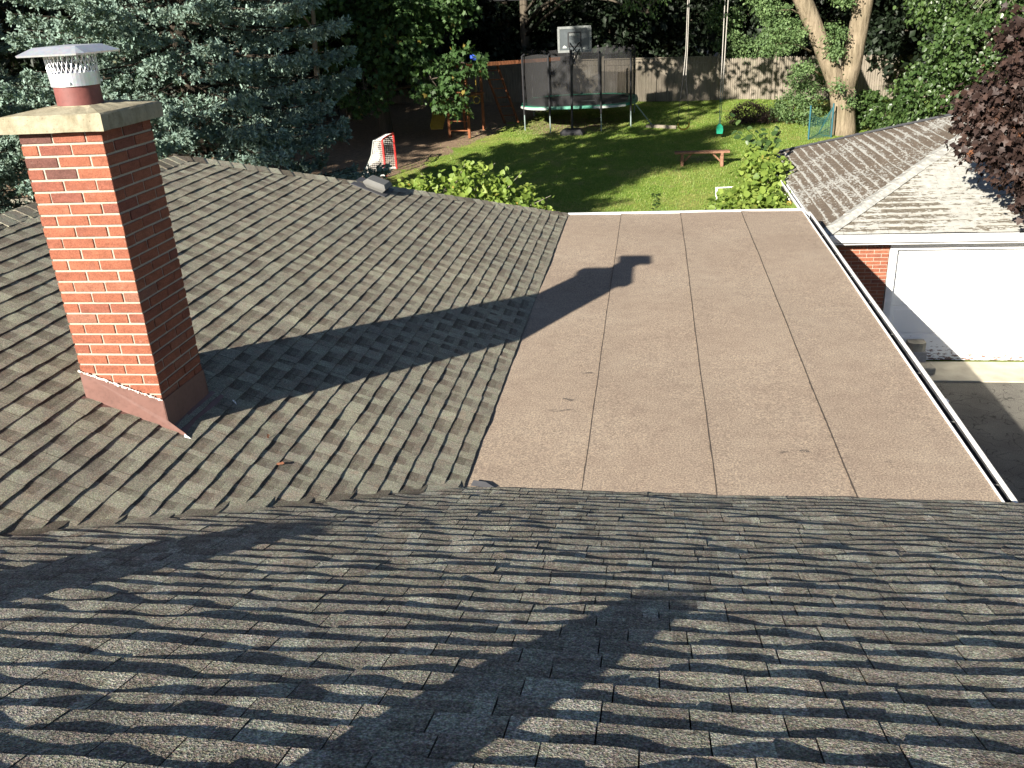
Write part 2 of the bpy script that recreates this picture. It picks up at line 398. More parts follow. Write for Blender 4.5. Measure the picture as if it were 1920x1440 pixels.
# ------------------------------------------------------------------ setting
H0 = 2.5                                   # height of the flat roof
SL = .413                                  # roof pitch of the left slope
SF = .408                                   # and of the front slope
def ground():
    xs = np.concatenate([np.linspace(-200, -34, 6), np.linspace(-32, 32, 65), np.linspace(34, 200, 6)])
    ys = np.concatenate([np.linspace(-120, -6, 5), np.linspace(-4, 60, 97), np.linspace(64, 400, 14)])
    X, Y = np.meshgrid(xs, ys); Z = ground_z(np.minimum(Y, 46)) + .05*np.sin(X*.9+1)*np.sin(Y*.7)*(Y > 21)*(Y < 80)
    v = np.stack([X, Y, Z], -1).reshape(-1, 3); nx = len(xs)
    i = (np.arange(len(ys)-1)[:, None]*nx + np.arange(nx-1)[None]).ravel()
    o = mesh_obj('ground', v, np.stack([i, i+1, i+nx+1, i+nx], 1), [M['ground']], smooth=True)
    tag(o, kind='structure')
ground()
b = MB(); b.box((9.3, 3.4, -.02), (13.8, 19, .06)); tag(b.build('driveway', M['asphalt']), kind='structure')
b = MB(); b.box((6.3, 13.24, .005), (6.0, .75, .06)); tag(b.build('concrete_apron', M['concrete']), kind='structure')
b = MB(); b.box((-23, 24, .13), (9, 7, .3)); tag(b.build('pale_pavement', M['concrete']), kind='structure')
# grass blades over the lawn that shows
def grass():
    n = 90000
    y = 23 + (RNG.random(n)**1.2)*20; x = -8.5 + RNG.random(n)*15.5
    keep = (x > -8.0 + .34*(y-29) + .8*RNG.standard_normal(n)) & (y < 43.5 - .22*(x+3))
    x, y = x[keep], y[keep]; n = len(x); z = ground_z(y) + .05*np.sin(x*.9+1)*np.sin(y*.7)
    a = RNG.random(n)*6.283; h = .03+.045*RNG.random(n); wd = .007+.008*RNG.random(n)
    c = np.stack([x, y, z-.005], 1); sx = np.stack([np.cos(a), np.sin(a), 0*a], 1)*wd[:, None]
    lean = np.stack([RNG.normal(0, .4, n)*h, RNG.normal(0, .4, n)*h, h], 1)
    v = np.stack([c-sx, c+sx, c+lean], 1).reshape(-1, 3); f = np.arange(3*n).reshape(-1, 3)
    tag(mesh_obj('grass', v, f, [M['grass']], tint=RNG.random(n)), 'short lawn grass, bright green where sunlit', 'grass', kind='stuff')
grass()

# ------------------------------------------------------------------ house
house = empty('house', (0, 5, 0), 'house under grey shingle slopes and a brown flat roof, with a brick chimney', 'house')

def snoise(seed):
    r = np.random.default_rng(seed); k = r.uniform(-1, 1, (7, 2)); ph = r.uniform(0, 6.28, 7)
    k /= np.linalg.norm(k, axis=1)[:, None]
    return lambda u, v, wl: sum(math.sin((k[i, 0]*u + k[i, 1]*v)*6.283/(wl*(.6+.18*i))+ph[i]) for i in range(7))/3.2
def shingles(b, O, u, v, n, lo, hi, ncourse, exp, T, wave, deck, seed, wtab=(.17, .34), suv=None, start=0, lift=.0012, cell=.045, tv=(.55, .9)):
    """courses of overlapping tapered shingles; lo/hi give the end of a course at a height v on the slope"""
    O, u, v, n = map(np.array, (O, u, v, n)); r = random.Random(seed); dn = snoise(seed); wn = snoise(seed+1)
    def P(a, c, h): return O + u*a + v*c + n*(h + deck*dn(a, c, 1.3))
    for i in range(start, ncourse):
        v0 = i*exp + r.uniform(-.003, .003); v1 = (i+1)*exp + .02
        a = lo(v0) - r.uniform(0, .3); A1 = hi(v0); ph = r.uniform(0, 50)
        while a < A1:
            wd = r.uniform(*wtab); g = .0022; tl = r.uniform(-1, 1)*lift
            L, Rr = a+g, a+wd-g; a += wd
            lb, rb = max(L, lo(v0)), min(Rr, hi(v0)); lt, rt = max(L, lo(v1)), min(Rr, hi(v1))
            if rb - lb < .02: continue
            if rt <= lt: rt = lt = min(max((lb+rb)/2, lo(v1)), hi(v1))
            nc = max(2, int(wd/cell)); tt = T + r.uniform(-lift, lift); dv = r.uniform(-.004, .004)
            m = nc+1; rows = (0., .34, .68, 1.); pl = []
            while len(pl) < nc:                                        # patches: overlay teeth and darker notches between them
                notch = not (pl[-1][0] if pl else r.random() < .5); base = r.uniform(*tv) if not notch else r.uniform(.42, .68); pl += [(notch, base)]*r.choice((2, 2, 3, 3))
            grid = []; but = []; uvs = []
            for q, fr in enumerate(rows):
                for k in range(m):
                    s = k/nc; ab = lb+(rb-lb)*s; at_ = lt+(rt-lt)*s; x = ab+(at_-ab)*fr
                    hh = max(.0022, tt + wave*wn(ab+ph, i*3.1, .42) + tl*(s-.5)*2)
                    y0 = v0+dv+.0022*math.sin(ab*31+ph)
                    grid.append(P(x, y0+(v1-y0)*fr, hh*(1-fr)+.0006*fr))
                    if q == 0: but.append(P(ab, v0+dv+.001, -.004)); uvs.append((ab, at_))
            vs = grid+but; o4 = 4*m; fs = []; tn = []
            for q in range(3):
                for k in range(nc):
                    fs.append((q*m+k, q*m+k+1, (q+1)*m+k+1, (q+1)*m+k)); nt_, bs = pl[k]
                    tn.append(bs if not nt_ else max(0, bs-(.0, .26, .5)[q]+r.uniform(-.05, .05)))
            fs += [(o4+k, o4+k+1, k+1, k) for k in range(nc)] + [(0, 3*m, o4), (nc, o4+nc, 3*m+nc)]
            tn += [.1]*nc+[0, 0]
            b.add(vs, fs, tn)
            if suv is not None:
                suv += [(x+(x1-x)*fr, v0+(v1-v0)*fr, fr) for fr in rows for x, x1 in uvs] + [(x, v0, 0) for x, _ in uvs]
c_ = 1/math.hypot(1, SL); f_ = 1/math.hypot(1, SF)
EXP = .127
XE, YE, YF = -1.25, 5.12, 13.42            # eave corner of the two slopes, far eave corner
RUN = 3.97
# left slope: eave runs along +Y at x=XE, rises towards -X
b = MB()
shingles(b, (XE, 0, H0+.012), (0, 1, 0), (-c_, 0, SL*c_), (SL*c_, 0, c_), lambda v: YE-v*c_-.05, lambda v: YF-v*c_, int(RUN/c_/EXP)+1, EXP, .0098, .0022, .003, 11, wtab=(.24, .34), lift=.0010)
left = b.build('shingle_roof', M['shingle'], house, label='left slope of grey shingles around the chimney')
b = MB(); zr = H0+RUN*SL
b.add([(XE-.01, 0, H0-.0), (XE-.01, YF-.03, H0-.0), (XE-RUN, YF-RUN-.03, zr-.012), (XE-RUN, 0, zr-.012)], [(0,1,2,3)])
b.add([(XE-.01, YF-.02, H0), (XE-RUN, YF-RUN, zr-.012), (XE-2*RUN, YF-.02, H0)], [(0,2,1)])
b.add([(XE-RUN, 0, zr-.012), (XE-RUN, YF-RUN, zr-.012), (XE-2*RUN, YF-.02, H0), (XE-2*RUN, 0, H0)], [(0,1,2,3)])
b.build('roof_deck', M['shingle'], house)
# front slope: eave along X at y=YE, rises towards -Y
b = MB()
YR = .05; NF = int((YE-YR)/f_/EXP)
shingles(b, (0, YE+.02, H0+.01), (1, 0, 0), (0, -f_, SF*f_), (0, SF*f_, f_), lambda v: XE-v*f_-.12, lambda v: 5.0, NF, EXP, .0116, .0034, .004, 23, wtab=(.18, .3), lift=.0016, tv=(.4, 1.))
front = b.build('shingle_roof', M['shingle_front'], house, label='front slope of darker shingles falling away to the flat roof')
zf = H0+(YE-YR)*SF
b = MB()
b.add([(XE-7, YE, H0-.012), (5, YE, H0-.012), (5, YR, zf-.012), (XE-7, YR, zf-.012)], [(0,1,2,3)])
b.add([(XE-7, YR, zf-.012), (5, YR, zf-.012), (5, YR-4.8, H0), (XE-7, YR-4.8, H0)], [(0,1,2,3)])
b.build('roof_deck', M['shingle_front'], house)
# valley lining pieces lapped across the inner corner
b = MB(); r = random.Random(5)
vd = np.array([-1, -SL/SF, SL]); nA = np.array([SL, 0, 1])*c_; nB = np.array([0, SF, 1])*f_
for k in range(22):
    s0 = .03+k*.185; s1 = s0+.215
    for side in (0,):
        pts = []
        for s, h in ((s0, .021+r.uniform(-.003, .004)), (s1, .013)):
            p = np.array([XE, YE, H0]) + vd*s
            wA = .13+r.uniform(-.03, .05); wB = .2+r.uniform(-.05, .08)
            cA = np.array([0, wA, 0]); cB = np.array([wB, 0, 0])
            pts.append([p+cA+nA*(h-.006), p+cA*.4+nA*(h+.004), p+(nA+nB)*.5*(h+.014), p+cB*.4+nB*(h+.004), p+cB+nB*(h-.006)])
        lo_, hi_ = pts
        dn = [q-np.array([0, 0, .02]) for q in lo_]
        b.add(lo_+hi_+dn, [(j, j+1, 6+j, 5+j) for j in range(4)]+[(10+j, 11+j, j+1, j) for j in range(4)], r.random())
b.build('valley_lining', M['shingle'], house, smooth=False)
# cap shingles over the hip and the ridge
def caps(b, A, B, nL, nR, half=.15, step=.15, seed=0):
    A, B = np.array(A, float), np.array(B, float); L = np.linalg.norm(B-A); d = (B-A)/L; r = random.Random(seed)
    nL, nR = np.array(nL, float), np.array(nR, float)
    sL = np.cross(nL, d); sR = np.cross(nR, d)
    for q_, n_ in ((sL, nL), (sR, nR)): q_ *= half/np.linalg.norm(q_)*(1 if q_[0]*n_[0]+q_[1]*n_[1] > 0 else -1)
    mid = (nL+nR); mid /= np.linalg.norm(mid)
    k = 0
    while k*step < L:
        s0, s1 = k*step-.01, k*step+step+.03; k += 1
        h = .02+r.uniform(-.003, .003); j = r.uniform(-.012, .012)
        P0 = [A+d*s0+sL*(1+j)+nL*(h-.008), A+d*s0+mid*(h+.004), A+d*s0+sR*(1+j)+nR*(h-.008)]
        P1 = [A+d*s1+sL*(1+j)+nL*(h-.016), A+d*s1+mid*(h-.006), A+d*s1+sR*(1+j)+nR*(h-.016)]
        D = [p-mid*.013 for p in P0]
        b.add(P0+P1+D, [(0,1,4,3),(1,2,5,4),(6,7,1,0),(7,8,2,1)], r.random())
b = MB()
pk = (XE-RUN, YF-RUN, zr+.012)
caps(b, (XE-.03, YF-.03, H0+.02), pk, (0, SL*c_, c_), (SL*c_, 0, c_), seed=3)
caps(b, (XE-RUN, -1, zr+.012), (pk[0], pk[1], pk[2]), (-SL*c_, 0, c_), (SL*c_, 0, c_), seed=4)
caps(b, (XE-2*RUN, YF-.03, H0+.02), pk, (-SL*c_, 0, c_), (0, SL*c_, c_), seed=8)
b.build('ridge_cap', M['shingle'], house)
# flat roof of lapped membrane sheets
b = MB(); bx = [-1.55, -.44, .445, 1.33, 2.2]
r = random.Random(2)
for k in range(4):
    x0, x1 = bx[k], bx[k+1]+(.08 if k < 3 else 0); nx, ny = 6, 40
    vs = []
    for j in range(ny+1):
        for i in range(nx+1):
            x = x0+(x1-x0)*i/nx; y = 5.0+(13.4-5.0)*j/ny
            jit = .003*math.sin(y*1.1+k)+.0012*math.sin(y*5.3+2*k) if i == 0 else 0
            z = H0 + .008*(1-i/nx) + .003*math.sin(x*3+y*1.3) + .003*math.sin(y*2.3+x) + (.004 if i == 0 else 0)
            vs.append((x+jit, y, z))
    fs = [(j*(nx+1)+i, j*(nx+1)+i+1, (j+1)*(nx+1)+i+1, (j+1)*(nx+1)+i) for j in range(ny) for i in range(nx)]
    b.add(vs, fs, r.random())
flat = b.build('flat_roof', M['membrane'], house, smooth=True)
for k in range(1, 4):
    b = MB(); pts = []
    for j in range(171):
        y = 5.0+8.4*j/170; jit = .003*math.sin(y*1.1+k)+.0012*math.sin(y*5.3+2*k)
        wd = .0005+.0035*abs(math.sin(y*11+k*2))*random.random()+ (.004 if random.random() < .06 else 0)
        z = H0+.0105+.003*math.sin(bx[k]*3+y*1.3)+.003*math.sin(y*2.3+bx[k])
        pts += [(bx[k]+jit-wd-.003, y, z-.004), (bx[k]+jit+.001, y, z+.0045)]
    b.add(pts, [(2*j, 2*j+1, 2*j+3, 2*j+2) for j in range(170)])
    b.build('lap_seam', M['bitumen'], flat)
def scuff(cx, cy, L, wd, ang, seed):
    r = random.Random(seed); b = MB()
    ca, sa = math.cos(ang), math.sin(ang)
    for q in range(16):
        t = r.uniform(-.5, .5)*L; s = r.gauss(0, wd*.35); l = r.uniform(.1, .35)*L; hw = wd*r.uniform(.04, .16)*(1-abs(t)/L)
        p = [(t-l/2, s), (t, s-hw), (t+l/2, s+r.gauss(0, wd*.1)), (t, s+hw)]
        b.add([(cx+ca*x-sa*y, cy+sa*x+ca*y, H0+.0165+.0004*q) for x, y in p], [(0,1,2,3)])
    b.build('scuff_mark', M['scuff'], flat)
for a in ((-.535, 7.17, .15, .035, -.08, 1), (-.665, 6.6, .1, .045, -.2, 2), (-.68, 6.39, .22, .028, .08, 3), (.93, 5.75, .09, .03, .3, 5), (1.08, 5.78, .08, .05, .9, 6), (1.63, 5.65, .06, .03, .4, 8)): scuff(*a)
# white drip edges
b = MB()
b.box((.48, 13.43, H0+.005), (3.46, .06, .035)); b.box((.48, 13.455, H0-.06), (3.46, .02, .12))
b.build('drip_edge', M['white_metal'], flat)
b = MB(); b.box((2.201, 9.25, H0+.004), (.009, 8.3, .028)); b.build('drip_edge', M['white_metal'], flat)
# torn flashing end at the inner corner
b = MB(); b.add([(-1.2, 5.17, H0+.02), (-1.12, 5.15, H0+.022), (-1.03, 5.14, H0+.03), (-1.1, 5.2, H0+.035), (-1.19, 5.23, H0+.03)], [(0,1,2,3,4)]); b.build('corner_flashing', M['vent_base'], house)
# gutter along the right edge
b = MB()
prof = [(2.213, H0-.02), (2.215, H0-.155), (2.23, H0-.17), (2.28, H0-.17), (2.295, H0-.135), (2.314, H0-.06), (2.32, H0-.026), (2.291, H0-.02), (2.289, H0-.03)]
ys = [5.06+8.34*j/24 for j in range(25)]
vs = [(x+.006*math.sin(y*1.1), y, z+.004*math.sin(y*.8)) for y in ys for x, z in prof]; npf = len(prof)
b.add(vs, [(j*npf+i, j*npf+i+1, (j+1)*npf+i+1, (j+1)*npf+i) for j in range(24) for i in range(npf-1)])
for y in (5.06, 13.4): b.add([(x, y, z) for x, z in prof], [tuple(range(npf-2))])
outer = [(2.28, H0-.174), (2.299, H0-.136), (2.318, H0-.061), (2.324, H0-.028), (2.321, H0-.022)]; no = len(outer); nb_ = len(b.v)
b.add([(x+.006*math.sin(y*1.1), y, z+.004*math.sin(y*.8)) for y in ys for x, z in outer], [(j*no+i, j*no+i+1, (j+1)*no+i+1, (j+1)*no+i) for j in range(24) for i in range(no-1)])
gut = b.build('gutter', [M['white_metal'], M['dark_inside']], house)
NG = 24*(npf-1)
for p in gut.data.polygons:
    if p.index < NG and p.index % (npf-1) < 6: p.material_index = 1
for k in range(9):
    b = MB(); b.bar((2.21, 5.5+.95*k, H0-.05), (2.3, 5.5+.95*k, H0-.056), .012, .004); b.build('gutter_hanger', M['vent_grey'], gut)
# walls of the house (brick texture), seen only from the side
def mk():
    t = NT('house_brick'); q = t.n('ShaderNodeTexBrick'); P = t.obj(); s = t.n('ShaderNodeSeparateXYZ'); t.link(P, s.inputs[0])
    cmb = t.n('ShaderNodeCombineXYZ'); t.link(t.math('ADD', s.outputs[0], s.outputs[1]), cmb.inputs[0]); t.link(s.outputs[2], cmb.inputs[1]); t.link(cmb.outputs[0], q.inputs['Vector'])
    q.inputs['Color1'].default_value = (.3,.09,.05,1); q.inputs['Color2'].default_value = (.22,.07,.045,1); q.inputs['Mortar'].default_value = (.5,.45,.36,1)
    q.inputs['Scale'].default_value = 1; q.inputs['Brick Width'].default_value = .2; q.inputs['Row Height'].default_value = .065; q.inputs['Mortar Size'].default_value = .008
    t.col(q.outputs['Color']).set(.9); return t.mat
M['wall_brick'] = mk()
b = MB(); b.box((.42, 9.2, 1.2), (3.4, 8.3, 2.4)); b.box((-5.2, 6.2, 1.2), (7.3, 13.9, 2.4)); b.box((-1.6, .2, 1.21), (12.6, 8.9, 2.42))
b.build('wall', M['wall_brick'], house)

# ---- chimney
ch = MB(); mort = MB()
CX0, CX1, CY0, CY1 = -3.45, -2.95, 4.572, 5.092
CH = .0655; ztop = H0+2.522; nrow = 30
def brick_stack():
    r = random.Random(9)
    zb = ztop-nrow*CH
    mort.box(((CX0+CX1)/2, (CY0+CY1)/2, (zb+ztop)/2-.001), (CX1-CX0-.012, CY1-CY0-.012, ztop-zb-.002))
    for i in range(nrow):
        z = ztop-(i+.5)*CH
        # each face: bricks from one corner, the last .1 is the header of the next face's first brick
        faces = [((CX0, CY0), (1, 0), CX1-CX0), ((CX1, CY0), (0, 1), CY1-CY0), ((CX1, CY1), (-1, 0), CX1-CX0), ((CX0, CY1), (0, -1), CY1-CY0)]
        for (px, py), (dx, dy), L in faces:
            a0 = 0 if i % 2 == 0 else .1
            n = 2; ln = (L-.1)/n
            for k in range(n):
                s = a0+k*ln; e = s+ln; gp = .0095
                s2 = s + (0 if s < .001 else gp/2); e2 = e - (0 if e > L-.001 else gp/2)
                m = (s2+e2)/2; inx, iny = -dy, dx     # inward normal
                dep = .1-gp/2
                off = r.uniform(-.002, .0015)
                c = (px+dx*m+inx*(dep/2+off), py+dy*m+iny*(dep/2+off), z+r.uniform(-.001, .001)); e2 -= 0 if e > L-.001 else max(0, r.gauss(0, .0016))
                tint = min(1, max(0, r.gauss(.58, .17)))
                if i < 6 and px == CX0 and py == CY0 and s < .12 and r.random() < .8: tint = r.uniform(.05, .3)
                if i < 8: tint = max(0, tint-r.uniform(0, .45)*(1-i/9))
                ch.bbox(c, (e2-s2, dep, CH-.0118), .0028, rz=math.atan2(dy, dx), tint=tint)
brick_stack()
chim = ch.build('chimney', M['brick'], house, label='red brick chimney with a pale concrete crown and a steel rain cap')
mort.build('mortar', M['mortar'], chim)
def ring_box(b, c, s0, z0, s1, z1, dx=0):
    pass
# crown slab with a sloped, slightly uneven top
b = MB(); r = random.Random(4); cxm, cym = (CX0+CX1)/2, (CY0+CY1)/2; hx, hy = .308, .32
def ringpts(hx, hy, z, n=8, jz=0, jx=.0):
    out = []
    for k in range(4):
        a, d = [(-1,-1),(1,-1),(1,1),(-1,1)][k]; a2, d2 = [(1,-1),(1,1),(-1,1),(-1,-1)][k]
        for q in range(n):
            s = q/n; out.append((cxm+hx*(a+(a2-a)*s)+r.uniform(-jx, jx), cym+hy*(d+(d2-d)*s)+r.uniform(-jx, jx), z+r.uniform(-jz, jz)))
    return out
rings = [ringpts(hx-.07, hy-.07, ztop+.001), ringpts(hx, hy, ztop+.002, 8, .001, .002), ringpts(hx+.002, hy+.002, ztop+.05, 8, .003, .003), ringpts(hx, hy, ztop+.084, 8, .003, .003), ringpts(hx-.01, hy-.01, ztop+.093, 8, .002, .003), ringpts(.14, .14, ztop+.118, 8, .003)]
for q in rings: pass
vs = sum(rings, []); n = 32
b.add(vs, [(i*n+k, i*n+(k+1) % n, (i+1)*n+(k+1) % n, (i+1)*n+k) for i in range(5) for k in range(n)] + [tuple(5*n+k for k in range(n))])
b.build('chimney_crown', M['crown'], chim)
fx, fy = -3.2, 4.83; zc = ztop+.15
b = MB(); S = 40
def cyl(b, r0, z0, r1, z1, mi=0, seg=S):
    vs = [(fx+rr*math.cos(6.2832*k/seg), fy+rr*math.sin(6.2832*k/seg), z) for rr, z in ((r0, z0), (r1, z1)) for k in range(seg)]
    b.add(vs, [(k, (k+1) % seg, seg+(k+1) % seg, seg+k) for k in range(seg)], mi=mi)
cyl(b, .122, zc-.06, .122, zc+.105); cyl(b, .112, zc+.105, .112, zc-.04)
b.build('flue', M['flue'], chim, smooth=True)
b = MB(); cyl(b, .130, zc+.07, .133, zc+.14); cyl(b, .127, zc+.14, .125, zc+.07); cyl(b, .133, zc+.14, .127, zc+.14); cyl(b, .125, zc+.07, .130, zc+.07)
for a in (-1.25, .6, 2.4): b.box((fx+.133*math.cos(a), fy+.133*math.sin(a), zc+.088), (.012, .012, .012), rz=a)
b.build('cap_collar', M['galv'], chim, smooth=False)
b = MB(); zs0, zs1 = zc+.137, zc+.255; nd = 34                        # expanded diamond mesh
for k in range(nd):
    for sgn in (-1, 1):
        pts = []
        for j in range(9):
            s = j/8; a = 6.2832*(k+sgn*s*1.5)/nd
            rr = .129+.006*s
            pts.append((fx+rr*math.cos(a), fy+rr*math.sin(a), zs0+(zs1-zs0)*s))
        b.tube(pts, .0024, 4, False)
b.build('cap_screen', M['galv'], chim)
b = MB(); zl = zc+.25; hw, hd_ = .205, .2                                # folded sheet lid with cut corners
rz_ = .02
def lid(h, z): return [(fx+x, fy+y, z) for x, y in ((-h+.07, -h), (h-.07, -h), (h, -h+.07), (h, h-.07), (h-.07, h), (-h+.07, h), (-h, h-.07), (-h, -h+.07))]
vs = [(fx+x*.62, fy+y*.62, zl+.028) for x, y in ((-hw, -hw), (hw, -hw), (hw, hw), (-hw, hw))]
o_ = [(-hw+.03, -hw, -.008), (hw-.03, -hw, -.008), (hw, -hw+.03, -.008), (hw, hw-.03, -.008), (hw-.03, hw, -.008), (-hw+.03, hw, -.008), (-hw, hw-.03, -.008), (-hw, -hw+.03, -.008)]
vs += [(fx+x, fy+y, zl+z) for x, y, z in o_] + [(fx+x*.985, fy+y*.985, zl+z-.009) for x, y, z in o_]
vs += [(fx, fy, zl+.034)]
b.add(vs, [(0,1,20),(1,2,20),(2,3,20),(3,0,20), (4,5,1,0), (5,6,1), (6,7,2,1), (7,8,2), (8,9,3,2), (9,10,3), (10,11,0,3), (11,4,0)] + [(12+k, 12+(k+1) % 8, 4+(k+1) % 8, 4+k) for k in range(8)])
capo = b.build('rain_cap', M['galv'], chim)
md = capo.modifiers.new('s', 'SOLIDIFY'); md.thickness = .003; md.offset = -1
# flashing skirt around the foot
def rz(x): return H0+(XE-x)*SL
b = MB(); g = .006
def sheet(pts, nrm, th=.003):
    a = [np.array(p, float) for p in pts]; nn = np.array(nrm)*th
    k = len(a); b.add(a+[p-nn for p in a], [tuple(range(k)), tuple(range(2*k-1, k-1, -1))]+[(i, k+i, k+(i+1) % k, (i+1) % k) for i in range(k)])
yA, yB, xL, xR = CY0-g, CY1+g, CX0-g, CX1+g
sheet([(xL, yA, rz(xL)-.005), (xR+.11, yA-.004, rz(xR+.11)+.012), (xR+.105, yA-.004, rz(xR+.11)+.035), (xR+.004, yA, rz(xR)+.075), (xR+.002, yA, rz(xR)+.215), (xL, yA, H0+1.105)], (0, -1, 0))
sheet([(xR, yA, rz(xR)-.005), (xR, yB+.01, rz(xR)-.005), (xR, yB, rz(xR)+.2), (xR, yA, rz(xR)+.215)], (1, 0, 0))
sheet([(xR, yA-.004, rz(xR)+.022), (xR+.15, yA-.01, rz(xR+.15)+.016), (xR+.15, yB+.05, rz(xR+.15)+.014), (xR, yB+.05, rz(xR)+.022)], (SL*c_, 0, c_))
sheet([(xL, yB, rz(xL)-.005), (xR, yB, rz(xR)-.005), (xR, yB, rz(xR)+.2), (xL, yB, H0+1.1)], (0, 1, 0))
sheet([(xL, yA, rz(xL)-.005), (xL, yB, rz(xL)-.005), (xL, yB, H0+1.1), (xL, yA, H0+1.1)], (-1, 0, 0))
sheet([(xL-.02, yA-.09, rz(xL-.02)+.012), (xR+.1, yA-.06, rz(xR+.1)+.014), (xR+.1, yA, rz(xR+.1)+.016), (xL-.02, yA, rz(xL-.02)+.02)], (SL*c_, 0, c_))
fl = b.build('flashing', M['brown_metal'], chim)
b = MB(); r = random.Random(3)
def blob(p, s):
    vs = [(p[0]+s*q[0]*r.uniform(.6, 1.3), p[1]+s*.5*q[1], p[2]+s*q[2]*r.uniform(.6, 1.3)) for q in ((-1,0,0),(0,-1,0),(1,0,0),(0,1,0),(0,0,.8),(0,0,-.8),(.6,-.7,.5),(-.6,-.7,-.5))]
    b.add(vs, [(0,1,4),(1,2,4),(2,3,4),(3,0,4),(1,0,5),(2,1,5),(3,2,5),(0,3,5),(1,6,4),(0,7,1)])
b.tube([(xL+(xR-xL)*k/79, yA-.004-r.uniform(0, .003), H0+1.107+(rz(xR)+.215-H0-1.105)*k/79+r.uniform(-.003, .005)) for k in range(80)], [r.choice((.0015, .003, .005, .007, .009)) for k in range(80)], 6)
b.build('sealant_bead', M['caulk'], fl)
b = MB(); b.add([(xR+.1, yA-.012, rz(xR+.1)+.035), (xR+.17, yA-.02, rz(xR+.17)+.012), (xR+.1, yA-.03, rz(xR+.1)+.008)], [(0,2,1)])
b.build('flashing_tip', M['white_metal'], fl); b = MB(); b.add([(xR+.16, yB+.045, rz(xR+.16)+.02), (xR+.19, yB+.0, rz(xR+.19)+.018), (xR+.15, yB+.02, rz(xR+.15)+.03)], [(0,1,2)]); b.build('flashing_tip', M['white_metal'], fl)

# ---- box vent by the hip
def box_vent(b1, b2, x, y, z, tilt_axis, ang, rzv=0, sc=1., hz=1.):
    Mx = Matrix.Rotation(ang, 3, tilt_axis) @ Matrix.Rotation(rzv, 3, 'Z')
    c = Vector((x, y, z))
    def tr(p): return Mx @ (Vector((p[0], p[1], p[2]*hz))*sc) + c
    r0 = [(-.16, -.13, .05), (.16, -.13, .05), (.16, .15, .05), (-.16, .15, .05)]
    r1 = [(-.17, -.14, .075), (.17, -.14, .075), (.17, .16, .075), (-.17, .16, .075)]
    r2 = [(-.13, -.10, .115), (.13, -.10, .115), (.13, .12, .115), (-.13, .12, .115)]
    rb = [(-.12, -.1, .0), (.12, -.1, .0), (.12, .1, .0), (-.12, .1, .0)]
    vs = [tr(p) for p in rb+r0+r1+r2]
    b1.add(vs, [(i*4+k, i*4+(k+1) % 4, (i+1)*4+(k+1) % 4, (i+1)*4+k) for i in range(3) for k in range(4)]+[(12, 13, 14, 15)])
    b2.bbox(tr((0, .06, .004)), (.46*sc, .46*sc, .008), .002, M=Mx)
b1, b2 = MB(), MB()
vx, vy = -3.46, 11.0
box_vent(b1, b2, vx, vy, H0+(XE-vx)*SL+.022, 'Y', math.atan(SL), R(90))
rv = b1.build('roof_vent', M['vent_grey'], house); b2.build('vent_flange', M['vent_base'], rv)
# two more vents of the front slope stand just outside the frame and throw the long shadows on it
for (x, y, s, q, hv) in ((-.93, .62, .74, .1, 1.8), (-2.9, 1.45, 1.2, .5, 1.2)):
    b1, b2 = MB(), MB(); box_vent(b1, b2, x, y, H0+(YE-y)*SF+.018, 'X', -math.atan(SF), q, s, hv)
    rv = b1.build('roof_vent', M['vent_grey'], house); b2.build('vent_flange', M['vent_base'], rv)

# dead leaves lying on the roof
def dead_leaf(x, y, z, n, rot, s, label):
    b = MB(); u = Vector((math.cos(rot), math.sin(rot), 0)); n = Vector(n).normalized(); u = (u-n*u.dot(n)).normalized(); v = n.cross(u)
    P = [(0,0,0), (.3,.25,.12), (.55,.14,.2), (.75,.3,.3), (1,0,.25), (.75,-.28,.22), (.5,-.12,.1), (.3,-.25,.02)]
    c = Vector((x, y, z)); b.add([c+(u*p[0]+v*p[1]+n*p[2])*s for p in P], [(0,1,2),(0,2,6),(0,6,7),(2,3,4),(2,4,6),(4,5,6)])
    tag(b.build('fallen_leaf', M['dead_leaf']), label, 'leaf', 'dead leaves on the shingles')
nl = (SL, 0, 1)
dead_leaf(-2.31, 4.62, rz(-2.31)+.022, nl, .4, .05, 'curled brown leaf on the shingles right of the chimney foot, nearer the camera')
dead_leaf(-2.45, 4.85, rz(-2.45)+.022, nl, 2., .04, 'small reddish leaf on the shingles by the chimney shadow, farther from the camera')

# ------------------------------------------------------------------ garage
gar = empty('garage', (6, 16.8, 0), 'brick garage with a white door under a flaking pale hip roof', 'garage')
GX0, GX1, GY0, GY1, GZ = 2.5, 9.56, 13.25, 20.31, 2.17
b = MB(); bm_ = MB(); r = random.Random(6)
def brick_wall(b, x0, x1, y, z0, z1):
    n = int((z1-z0)/.0575)
    for i in range(n):
        z = z1-(i+.5)*.0575; x = x0-(0 if i % 2 else .105)
        while x < x1:
            a, e = max(x, x0), min(x+.21, x1)
            if e-a > .02: b.bbox(((a+e)/2, y+.04, z), (e-a-.009, .08, .0485), .002, tint=min(1, max(0, r.gauss(.55, .15))))
            x += .21
brick_wall(b, 2.8, 3.54, 13.604, .74, 1.95)
wall = b.build('brick_wall', M['brick'], gar)
bm_.box((3.17, 13.68, 1.34), (.73, .14, 1.21)); bm_.box((2.87, 16.8, 1.0), (.13, 6.1, 2.0)); bm_.box((9.23, 16.8, 1.0), (.13, 6.1, 2.0)); bm_.box((6.05, 19.9, 1.0), (6.5, .13, 2.0)); bm_.box((8.85, 13.7, 1.0), (.8, .14, 2.0))
bm_.build('mortar', M['mortar'], wall)
b = MB(); b.bbox((3.13, 13.6, .37), (.84, .2, .735), .015); b.build('foundation', M['block'], gar)
b = MB(); b.box((3.6, 13.66, .99), (.1, .14, 1.94)); b.box((6.0, 13.66, 1.9), (4.7, .14, .12)); b.box((8.4, 13.66, .99), (.1, .14, 1.94))
b.build('door_frame', M['white_paint'], gar)
